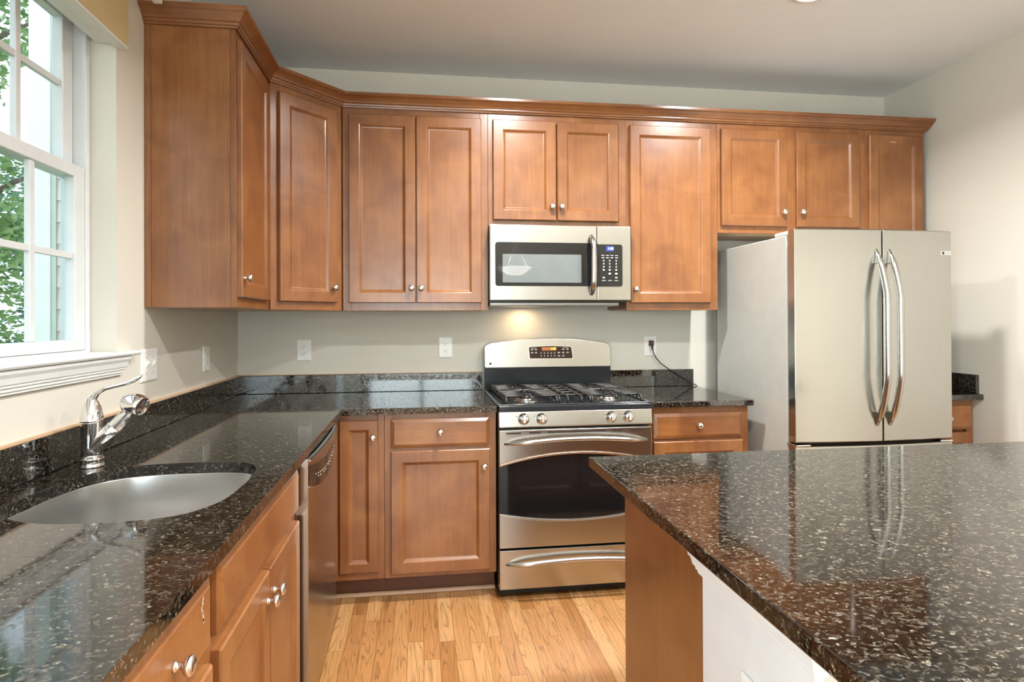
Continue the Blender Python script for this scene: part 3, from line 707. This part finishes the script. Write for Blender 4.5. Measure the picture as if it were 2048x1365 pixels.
rim = [(cxr - .135, 1.093), (cxr + .128, 1.091), (cxr + .134, 1.096), (cxr + .127, 1.160), (cxr + .118, 1.167), (cxr, 1.173), (cxr - .128, 1.168), (cxr - .138, 1.163)]
rin = [(cxr - .127, 1.097), (cxr + .122, 1.095), (cxr + .128, 1.100), (cxr + .121, 1.157), (cxr + .113, 1.163), (cxr, 1.168), (cxr - .123, 1.164), (cxr - .132, 1.159)]
part('display_rim', on_bg(rim, .0002), NICKEL, bgo)
dp = part('display_panel', on_bg(rin, .0014), plain('dark brown glass', (.035, .014, .010), .08), bgo)
part('amber_window', on_bg([(cxr - .055, 1.142), (cxr + .032, 1.142), (cxr + .032, 1.161), (cxr - .055, 1.161)], .0026, .0004), AMBER, dp)
text('clock_digits', '1:28', .017, (cxr + .012, bf(1.15) + .0040, 1.1515), DIGG, dp)
kl = MB()
def kp(x, z, a, b): kl.loft([[(x + i * a, bf(z) + .0026 + e, z + j * b) for i, j in ((-1, -1), (1, -1), (1, 1), (-1, 1))] for e in (0, .0004)])
for k in range(5):
    kp(cxr - .060 + k * .020, 1.127, .0028, .0032); kp(cxr - .060 + k * .020, 1.111, .0028, .0032)
for x, z in ((-.113, 1.147), (-.090, 1.147), (-.113, 1.129), (-.090, 1.129), (.046, 1.128), (.072, 1.147), (.098, 1.147), (.072, 1.128), (.098, 1.128), (.046, 1.109), (.072, 1.109)):
    kp(cxr + x, z, .0075, .0018); kp(cxr + x, z + .0045, .004, .0012)
kp(cxr - .105, 1.157, .017, .0010); kp(cxr + .088, 1.157, .017, .0010)
part('key_legends', kl, PRINT, dp)
part('maker_badge', on_bg([(RX + .028, 1.063), (RX + .040, 1.063), (RX + .040, 1.075), (RX + .028, 1.075)], .0002, .0006), DARKGAP, bgo)
# burners and grates
for bx_, bd_, br in ((1.535, .50, .045), (1.535, .215, .036), (1.960, .50, .040), (1.960, .215, .045)):
    o = part('burner', MB().lathe((bx_, bd_, .9138), (0, 0, 1), [(br + .022, 0), (br + .022, .003), (br + .004, .005), (br, .012), (br - .004, .016), (.001, .016)]), NICKEL, t)
    part('burner_cap', MB().lathe((bx_, bd_, .930), (0, 0, 1), [(br - .006, 0), (br - .004, .003), (br - .006, .007), (br - .012, .009), (.001, .0095)]), IRON, o)
GZ = .9500
def rail(mb_, P, r=.0058): mb_.tube(P, r, 8, 1.25)
def grate(x0, x1, label=None):
    g = MB(); xm = (x0 + x1) / 2
    # outer side rails curl down at both ends
    for x in (x0, x1):
        rail(g, [(x, .640, .917), (x, .637, .936), (x, .622, GZ), (x, .36, GZ), (x, .10, GZ), (x, .085, .938), (x, .082, .917)], .0062)
    for dd in (.355, .362):
        pass
    rail(g, [(x0, .357, GZ - .002), (x1, .357, GZ - .002)])
    for bd_ in (.50, .215):
        # fingers towards the burner, from the sides and from front and rear
        for s_ in (-1, 1):
            xe_ = x0 if s_ < 0 else x1
            for off in (-.100, -.050, 0, .050, .100):
                inner = .030 if abs(off) < .03 else (.042 if abs(off) < .07 else .020)
                rail(g, [(xe_ + s_ * .012, bd_ + off, .926), (xe_ + s_ * .008, bd_ + off, GZ - .006), (xe_ - s_ * .006, bd_ + off, GZ + .0015), (xm + s_ * .075, bd_ + off * .95, GZ), (xm + s_ * inner, bd_ + off * .80, GZ - .001)], .0040)
        rail(g, [(xm, bd_ + .135, .930), (xm, bd_ + .128, GZ - .004), (xm, bd_ + .105, GZ), (xm, bd_ + .030, GZ - .001)], .0052)
        rail(g, [(xm, bd_ - .030, GZ - .001), (xm, bd_ - .12, GZ)], .0052)
        ring = [(xm + .062 * math.cos(2 * math.pi * k / 20), bd_ + .062 * math.sin(2 * math.pi * k / 20), GZ - .012) for k in range(21)]
        g.tube(ring, .0038, 6)
    part('grate', g, IRON, t)
grate(RX + .040, RX + .288); grate(RE - .288, RE - .040)
g = MB()
for x in (RX + .300, RX + .342, RE - .342, RE - .300):
    rail(g, [(x, .642, .917), (x, .639, .938), (x, .624, GZ), (x, .10, GZ), (x, .085, .938), (x, .082, .917)], .0052)
for dd in (.16, .26, .36, .46, .56):
    rail(g, [(RX + .300, dd, GZ - .003), (RE - .300, dd, GZ - .003)], .0045)
part('grate', g, IRON, t)

# ------------------------------------------------------------------ microwave over the range
t = thing('microwave', (1.747, .2, 1.39), 'stainless steel over-the-range microwave with black window, blue clock and curved handle', 'microwave')
MX0, MX1, MZ0, MZ1, MD = 1.3665, 2.1275, 1.4235, 1.8185, .392
part('body', MB().box(MX0 + .001, MX1 - .001, .002, .352, 1.416, MZ1), BLACKPL, t)
part('vent_base', MB().poly([(MX0 + .004, .345), (MX1 - .050, .345), (MX1 - .09, .02), (MX0 + .02, .02)], 1.394, 1.4155, 'z'), plain('grey vent metal', (.30, .29, .27), .35, .8), t, bevel=.004)
FILT = plain('mesh filter metal', (.42, .42, .40), .4, .9)
for k in range(2): part('grease_filter', MB().box(1.42 + k * .38, 1.67 + k * .38, .10, .30, 1.3925, 1.3938), FILT, t)
mdo = part('microwave_door', MB().box(MX0, 1.9395, .3525, MD, MZ0, MZ1), STEEL, t, bevel=.003)
mcp = part('control_panel', MB().box(1.9415, MX1, .3525, MD, MZ0, MZ1), STEEL, t, bevel=.003)
def rrect(x0, x1, z0, z1, r, cor=(1, 1, 1, 1), n=5):
    P = []
    for (cx2, cz2, a0, on) in ((x1 - r, z0 + r, -90, cor[1]), (x1 - r, z1 - r, 0, cor[2]), (x0 + r, z1 - r, 90, cor[3]), (x0 + r, z0 + r, 180, cor[0])):
        if on:
            for k in range(n + 1): aa = R(a0 + 90 * k / n); P.append((cx2 + r * math.cos(aa), cz2 + r * math.sin(aa)))
        else:
            P.append((x1 if a0 in (-90, 0) else x0, z0 if a0 in (-90, 180) else z1))
    return P
part('window_surround', MB().poly(rrect(1.394, 1.9393, 1.498, 1.727, .014, (1, 0, 0, 1)), MD + .0002, MD + .0022, 'd'), BLACKGL, mdo)
part('window', MB().poly(rrect(1.4325, 1.854, 1.5165, 1.6650, .003), MD + .0024, MD + .0030, 'd'), GREYGL, mdo)
mh = []
for k in range(19):
    a = k / 18; e = 1 - (2 * a - 1) ** 2; mh.append((1.9085 + .003 * e, MD + .004 + .040 * min(1, e * 1.6) ** .8, 1.455 + .312 * a))
part('handle', MB().tube(mh, [.007 + .0045 * min(1, 3 * (1 - (2 * k / 18 - 1) ** 2)) for k in range(19)], 16, 1.35, up=(1, 0, 0)), STEELV, mdo)
kp_ = part('keypad', MB().poly(rrect(1.9418, 2.080, 1.4965, 1.722, .014, (0, 1, 1, 0)), MD + .0002, MD + .0022, 'd'), plain('black keypad', (.014, .014, .013), .16), mcp)
dsp = part('display', MB().box(1.990, 2.032, MD + .0023, MD + .0028, 1.686, 1.7125), LCDB, kp_)
text('clock_digits', '1:28', .018, (2.014, MD + .0036, 1.6992), DIGB, dsp)
kk = MB()
def mk(x, z, a, b): kk.box(x - a, x + a, MD + .0023, MD + .0027, z - b, z + b)
for x in (1.972, 1.997, 2.021, 2.047): mk(x, 1.663, .008, .0014); mk(x, 1.651, .007, .0022)
for r_ in range(4):
    for x in (1.976, 2.009, 2.045): mk(x, 1.635 - r_ * .0165, .0028 if r_ < 3 else .005, .0038)
for x in (2.009, 2.045): mk(x, 1.566, .006, .0045)
for x in (1.976, 2.045): mk(x, 1.545, .006, .0032)
for x in (1.976, 2.010, 2.045): mk(x, 1.529, .010, .0013)
part('key_legends', kk, PRINT, kp_)

# ------------------------------------------------------------------ refrigerator
FX0, FX1, FT = 2.747, 3.573, 1.745
t = thing('refrigerator', ((FX0 + FX1) / 2, .5, 0), 'stainless steel french-door refrigerator with two long bowed handles', 'refrigerator')
part('case', MB().box(FX0 + .004, FX1 - .004, .143, .795, .03, 1.722), FSIDE, t, bevel=.004)
part('foot_grille', MB().box(FX0 + .02, FX1 - .02, .62, .79, 0.0, .0295), BLACKPL, t)
part('door_gasket', MB().box(FX0 + .012, FX1 - .012, .7955, .812, .70, 1.735).box(FX0 + .012, FX1 - .012, .7955, .812, .07, .69), plain('brown grey gasket', (.14, .10, .08), .6), t)
xm_ = 3.183
def fbow(x): a = (x - FX0) / (FX1 - FX0); return .860 + .022 * (1 - (2 * a - 1) ** 2)
def fdoor(name, x0, x1, z0, z1, parent, n=12):
    L = []
    for k in range(n + 1):
        x = x0 + (x1 - x0) * k / n; L.append([(x, .8125, z0), (x, fbow(x) - .004, z0), (x, fbow(x), z0 + .004), (x, fbow(x), z1 - .004), (x, fbow(x) - .006, z1), (x, .8125, z1)])
    mb_ = MB().loft(L)
    return part(name, mb_, STEELV, parent, bevel=.002)
ld_ = fdoor('left_door', FX0, xm_ - .0035, .738, FT, t)
rd_ = fdoor('right_door', xm_ + .0035, FX1, .738, FT, t)
fz = fdoor('freezer_drawer', FX0, FX1, .08, .722, t)
def fhandle(x, parent):
    P = []; rr = []; n = 26
    for k in range(n + 1):
        a = k / n; e = 1 - (2 * a - 1) ** 2
        P.append((x, fbow(x) + .003 + .062 * min(1, e * 1.25) ** .85, .822 + .818 * a)); rr.append(.004 + .010 * min(1, e * 4))
    part('handle', MB().tube(P, rr, 16, 1.0, up=(1, 0, 0)), STEELV, parent)
    for z0_, s_ in ((.822, 1), (1.640, -1)):
        ft = MB().loft([[(x - .010, fbow(x) + .0002, z0_ - s_ * .012), (x + .010, fbow(x) + .0002, z0_ - s_ * .012), (x + .011, fbow(x) + .0002, z0_ + s_ * .060), (x - .011, fbow(x) + .0002, z0_ + s_ * .060)],
                 [(x - .006, fbow(x) + .010, z0_ + s_ * .004), (x + .006, fbow(x) + .010, z0_ + s_ * .004), (x + .010, fbow(x) + .028, z0_ + s_ * .058), (x - .010, fbow(x) + .028, z0_ + s_ * .058)]])
        part('handle_foot', ft, STEELV, parent, bevel=.003)
fhandle(xm_ - .032, ld_); fhandle(xm_ + .036, rd_)
P = [(FX0 + .10 + .62 * k / 16, fbow(FX0 + .10 + .62 * k / 16) + .004 + .05 * min(1, 1.6 * (1 - (k / 8 - 1) ** 2)), .640) for k in range(17)]
part('handle', MB().tube(P, .013, 14), STEELV, fz)
hb = MB().box(FX0 + .008, FX0 + .085, .735, .850, FT + .0005 - .012, FT + .004).box(FX1 - .085, FX1 - .008, .735, .850, FT - .0115, FT + .004)
hb = MB().poly([(FX0 + .006, .70), (FX0 + .060, .70), (FX0 + .060, .80), (FX0 + .006, .805)], 1.7225, 1.742, 'z')
part('hinge_cover', hb, plain('light grey hinge cover', (.60, .60, .58), .4), t, bevel=.003)
part('hinge_bracket', MB().box(FX0 - .004, FX0 + .07, .80, .872, .7235, .7305), CHROME, t, bevel=.002)
part('hinge_bracket', MB().box(FX1 - .07, FX1 - .004, .80, .868, .7235, .7305), CHROME, t, bevel=.002)
bx2, bz2 = 3.538, 1.637
bd2 = part('maker_badge', MB().box(bx2 - .026, bx2 + .026, fbow(bx2 - .026) + .0003, fbow(bx2 - .026) + .0014, bz2 - .009, bz2 + .009), plain('pale badge', (.70, .70, .66), .35, .3), rd_)
part('badge_emblem', MB().box(bx2 - .021, bx2 - .009, fbow(bx2 - .026) + .0015, fbow(bx2 - .026) + .0020, bz2 - .006, bz2 + .006), DARKGAP, bd2)
bl = MB()
for k in range(6): bl.box(bx2 - .003 + k * .0045, bx2 - .0002 + k * .0045, fbow(bx2 - .026) + .0015, fbow(bx2 - .026) + .0018, bz2 - .002, bz2 + (.003 if k in (0, 3, 4) else .0008))
part('badge_lettering', bl, SLOT, bd2)

# ------------------------------------------------------------------ outlets, switches, cord
def outlet(F, u, z, label, name='wall_outlet', sockets=True, w_=.080, h_=.122, tilt=0, cat='outlet', group='white wall outlets'):
    p = F(u, z, 0); t = thing(name, p, label, cat, group)
    part('cover_plate', MB().loft(frame_loops(F, u - w_ / 2, u + w_ / 2, z - h_ / 2, z + h_ / 2, [(0, .0004), (0, .0025), (.004, .0055), (.006, .006)])), PLATE, t)
    if sockets:
        for s_ in (-1, 1):
            c = z + s_ * .0195; P = [(u + .0168 * math.cos(2 * math.pi * k / 24), c + max(-.0118, min(.0118, .0168 * math.sin(2 * math.pi * k / 24)))) for k in range(24)]
            so = part('socket', MB().loft([[F(a, b, w2) for a, b in P] for w2 in (.0061, .0076)]), PLATE, t)
            sl_ = MB()
            for (a, b, c1, c2) in ((-.0066, .0030, .0011, .0036), (.0066, .0030, .0011, .0030), (0, -.0066, .0020, .0020)):
                sl_.loft([[F(u + a + i * c1, c + b + j * c2, w2) for i, j in ((-1, -1), (1, -1), (1, 1), (-1, 1))] for w2 in (.0077, .0080)])
            part('slots', sl_, SLOT, so)
        part('screw', MB().lathe(F(u, z, .006), tuple(Vector(F(u, z, 1)) - Vector(F(u, z, 0))), [(.003, 0), (.003, .001), (.001, .0016)], 10), NICKEL, t)
    return t
outlet(FB(0), .355, 1.155, 'white duplex outlet on the back wall, the one nearest the corner')
outlet(FB(0), 1.1515, 1.163, 'white duplex outlet on the back wall just left of the range')
outlet(FB(0), 2.3965, 1.158, 'white duplex outlet right of the range with the dark cord plugged in')
t = outlet(FL(0), .480, 1.145, 'white duplex outlet on the left wall near the corner', w_=.078)
t = thing('light_switch', (0, 1.06, 1.155), 'white double switch plate on the left wall beside the end of the window sill', 'switch')
F = FL(0)
part('cover_plate', MB().loft(frame_loops(F, .992, 1.122, 1.097, 1.218, [(0, .0004), (0, .003), (.004, .006), (.007, .0065)])), PLATE, t)
for u in (1.030, 1.084):
    part('toggle', MB().loft([[F(u - .005, 1.150, .0066), F(u + .005, 1.150, .0066), F(u + .005, 1.172, .0066), F(u - .005, 1.172, .0066)],
                             [F(u - .004, 1.166, .018), F(u + .004, 1.166, .018), F(u + .004, 1.176, .017), F(u - .004, 1.176, .017)]]), PLATE, t)
for u in (1.030, 1.084):
    for zz in (1.129, 1.188): part('screw', MB().lathe(F(u, zz, .0065), (1, 0, 0), [(.003, 0), (.003, .001), (.001, .0016)], 10), NICKEL, t)
t = thing('power_cord', (2.3965, .01, 1.18), 'dark power cord plugged in right of the range and trailing behind the counter', 'cord')
part('plug', MB().loft([[(2.3965 + a * s1, dd, 1.1775 + b * s2) for a, b in ((-1, -1), (1, -1), (1, 1), (-1, 1))] for dd, s1, s2 in ((.0082, .014, .016), (.022, .014, .016), (.034, .010, .012))]), PLUG, t, bevel=.003)
part('strain_relief', MB().tube([(2.3965, .028, 1.166), (2.3970, .031, 1.150), (2.400, .031, 1.136)], [.008, .006, .0045], 10), PLUG, t)
part('cable', MB().tube([(2.399, .031, 1.142), (2.404, .031, 1.120), (2.420, .031, 1.088), (2.448, .031, 1.056), (2.490, .031, 1.026), (2.545, .030, .992), (2.600, .029, .958), (2.650, .028, .9285), (2.672, .028, .9215), (2.690, .029, .905), (2.700, .030, .86), (2.702, .031, .60)], .0032, 8), PLUG, t)

# ------------------------------------------------------------------ island
IX, ID0, ID1, IDM = 1.500, 1.690, 3.02, 2.233
tag(part('countertop', MB().box(IX, 3.18, ID0, ID1, CT0 + .0003, CT1), GRAN, bevel=.004, seg=3), 'large dark granite island countertop in the right foreground', 'countertop')
t = thing('island_cabinet', (2.3, 2.0, 0), 'maple island cabinet with a plain wood end panel under the granite', 'island cabinet')
part('cabinet_body', MB().box(1.590, 3.05, 1.795, IDM - .001, .10, CT0), WOOD, t)
part('end_panel', MB().box(1.580, 1.5895, 1.775, IDM - .001, 0, CT0), WOOD, t, bevel=.001)
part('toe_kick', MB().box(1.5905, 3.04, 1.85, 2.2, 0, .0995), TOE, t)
FI = lambda u, z, w_: (u, 1.7945 - w_, z)
for k in range(3):
    a = 1.61 + k * .48; o = door(t, FI, a, a + .46, .134, .708); knob(o, FI, a + .43, .64)
    o = slab(t, FI, a, a + .46, .722, .858); knob(o, FI, a + .23, .79)
struct('wall_island', MB().box(1.592, 3.05, IDM + .001, 2.568, 0, CT0), WALL)
struct('trim_6', MB().box(1.576, 1.5915, IDM, 2.570, 0, CT0), WHITEB, bevel=.001)
prof = [(0, .800), (.006, .800), (.007, .806), (.010, .808), (.010, .812), (.014, .816), (.017, .830), (.021, .834), (.021, .838), (.024, .842), (.030, .856), (.040, .868), (.046, .874), (.048, .884), (0, .884)]
ip = [(1.590, IDM - .0), (1.5755, IDM), (1.5755, 2.5705), (1.592, 2.5705)]
loops = []
for i in range(4):
    def nr(a, b):
        v = Vector((b[0] - a[0], b[1] - a[1])).normalized(); return Vector((v.y, -v.x))
    if i == 0: m_ = nr(ip[0], ip[1])
    elif i == 3: m_ = nr(ip[2], ip[3])
    else:
        a, b = nr(ip[i - 1], ip[i]), nr(ip[i], ip[i + 1]); m_ = a + b; m_ = m_ / m_.dot(a)
    s_ = -1
    loops.append([(ip[i][0] + s_ * m_.x * o_, ip[i][1] + s_ * m_.y * o_, z) for o_, z in prof])
struct('trim_7', MB().loft(loops), WHITEB)
FP = lambda u, z, w_: (1.5755 - w_, u, z)
outlet(FP, 2.420, .632, 'white outlet on the white end panel of the island', group=None)

# ------------------------------------------------------------------ shade valance over the window
t = thing('window_valance', (0, 1.8, 2.235), 'tan fabric shade valance mounted over the sink window', 'valance')
part('fabric', MB().box(.001, .038, 1.278, WD1 + .03, 2.2425, 2.44), FABRIC, t, bevel=.003)
part('bottom_board', MB().box(.001, .037, 1.280, WD1 + .028, 2.2345, 2.242), WHITE, t)
part('inner_cassette', MB().box(-.060, -.001, WD0 + .003, WD1 - .003, 2.25, 2.355), WHITE, t)

# ------------------------------------------------------------------ ceiling lights and pendant
for i, (lx, ld) in enumerate(LIGHTS):
    lab = ['round recessed ceiling light in view above the fridge side', 'recessed ceiling light over the aisle beside the sink', 'recessed ceiling light over the island', 'recessed ceiling light over the aisle near the viewer', 'recessed ceiling light behind the viewer on the island side'][i]
    t = thing('recessed_light', (lx, ld, ZC), lab, 'ceiling light', 'round recessed ceiling lights')
    part('trim_ring', MB().lathe((lx, ld, ZC), (0, 0, -1), [(.098, .0003), (.098, .004), (.088, .009), (.074, .006), (.074, .0003)], 40), WHITE, t)
    part('diffuser', MB().lathe((lx, ld, ZC), (0, 0, -1), [(.0735, .0003), (.0735, .004), (.04, .006), (.001, .0065)], 32), LAMPGL, t)
px_, pd_, pz_ = 2.25, 4.90, 1.97
t = thing('pendant_lamp', (px_, pd_, pz_), 'frosted glass bowl pendant hanging behind the viewer, mirrored in the microwave window', 'pendant lamp')
part('bowl_shade', MB().lathe((px_, pd_, pz_), (0, 0, 1), [(.02, -.06), (.08, -.055), (.13, -.035), (.17, .0), (.205, .035), (.225, .042), (.225, .046), (.20, .042), (.16, .008), (.12, -.025), (.07, -.045), (.001, -.05)], 36), BOWLGL, t)
rods = MB()
for k in range(3):
    a = 2 * math.pi * k / 3; rods.tube([(px_ + .18 * math.cos(a), pd_ + .18 * math.sin(a), pz_ + .035), (px_, pd_, pz_ + .36)], .005, 8)
part('hanging_rod', rods, NICKEL, t)
part('stem', MB().tube([(px_, pd_, pz_ + .355), (px_, pd_, ZC - .025)], .007, 10), NICKEL, t)
part('canopy', MB().lathe((px_, pd_, ZC - .0005), (0, 0, -1), [(.065, 0), (.062, .015), (.02, .028), (.001, .03)]), NICKEL, t)
pl = bpy.data.lights.new('pendant_bulb', 'POINT'); pl.energy = 110; pl.color = (1, .92, .82); pl.shadow_soft_size = .03
po = bpy.data.objects.new('pendant_bulb', pl); COL.objects.link(po); po.location = (px_, -pd_, pz_ + .005)
# small lamp under the microwave shining on the cooktop
area('hood_lamp', (1.60, -.10, 1.388), (0, 0, 0), .05, .04, .55, (1.0, .72, .42))

# ------------------------------------------------------------------ outdoors
struct('ground', MB().box(-14, -.156, -14, 10, -.65, -.60), LAWN)
t = thing('house_wing', (-.6, -.6, -.6), 'pale sided wing of the house seen through the sink window', 'building')
part('wall', MB().box(-1.045, -.158, -2.5, -.02, -.6, 4.2), SIDING, t)
lp = MB(); z = -.6
while z < 4.2:
    lp.poly([(-.019, z), (-.004, z), (-.012, z + .117), (-.019, z + .117)], -.925, -.160, 'x'); z += .117
part('lap_siding', lp, SIDING, t)
part('corner_board', MB().box(-1.055, -.950, -.0195, .010, -.6, 4.2).box(-1.0555, -1.0455, -.12, -.020, -.6, 4.2), EXTW, t, bevel=.002)
part('channel', MB().box(-.9495, -.926, -.0195, .002, -.6, 4.2), plain('grey green channel', (.55, .62, .56), .5), t)
def tree(label, x, d, h, r, seed, m, trunk_r=.12, nleaf=15000, ls=.050):
    random.seed(seed); t = thing('tree', (x, d, -.6), label, 'tree', 'trees outside the window')
    tr = MB().tube([(x, d, -.6), (x + .06, d, h * .4), (x - .05, d + .05, h * .75), (x + .1, d, h * 1.05)], [trunk_r, trunk_r * .8, trunk_r * .5, trunk_r * .15], 10, up=(1, 0, 0))
    for k in range(9):
        a = random.uniform(0, 6.28); z0 = h * random.uniform(.2, .8)
        tr.tube([(x, d, z0), (x + .5 * r * math.cos(a), d + .5 * r * math.sin(a), z0 + .5), (x + .85 * r * math.cos(a), d + .85 * r * math.sin(a), z0 + .75)], [trunk_r * .35, trunk_r * .2, trunk_r * .06], 6)
    part('trunk', tr, BARK, t)
    cl = [(x + random.gauss(0, r * .45), d + random.gauss(0, r * .45), random.uniform(-.1, h), random.uniform(.35, .6) * r) for _ in range(34)]
    lf = MB()
    for _ in range(nleaf):
        c = random.choice(cl); v = Vector((random.gauss(0, 1), random.gauss(0, 1), random.gauss(0, 1))).normalized() * c[3] * random.uniform(.7, 1.05)
        p = Vector(c[:3]) + Vector((v.x, v.y, v.z * .7)); a = Vector((random.gauss(0, 1), random.gauss(0, 1), random.gauss(0, .6))).normalized(); b = a.orthogonal().normalized(); s_ = ls * random.uniform(.6, 1.3)
        lf.add([tuple(p - a * s_), tuple(p + b * s_ * .45), tuple(p + a * s_), tuple(p - b * s_ * .45)], [(0, 1, 2, 3)])
    part('foliage', lf, m, t)
tree('light green leafy tree behind the upper window panes', -3.5, -2.6, 4.6, 1.2, 11, LEAF1)
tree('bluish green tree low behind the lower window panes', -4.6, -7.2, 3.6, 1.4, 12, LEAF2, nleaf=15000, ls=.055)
tree('leafy tree farther left beyond the sink window', -7.2, -1.4, 4.6, 1.4, 13, LEAF1, nleaf=12000, ls=.06)
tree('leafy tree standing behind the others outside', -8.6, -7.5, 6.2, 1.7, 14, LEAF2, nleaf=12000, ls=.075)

PART_LABELS = {'knob': 'satin nickel knob', 'toe_kick': 'dark recessed toe kick', 'oven_window': 'black oven window bounded by two arcs', 'grate': 'black cast iron grate',
               'burner_knob': 'chrome control knob', 'window_surround': 'black glass window surround', 'keypad': 'black keypad with pale legends', 'display_panel': 'dark control glass with amber window',
               'bottom_panel': 'pale underside panel', 'door_gasket': 'dark door gasket', 'plug': 'dark brown plug', 'finish_chips': 'pale chips in the finish'}
for o in bpy.data.objects:
    k = o.name.split('.')[0]
    if o.parent and k in PART_LABELS: o['label'] = PART_LABELS[k]
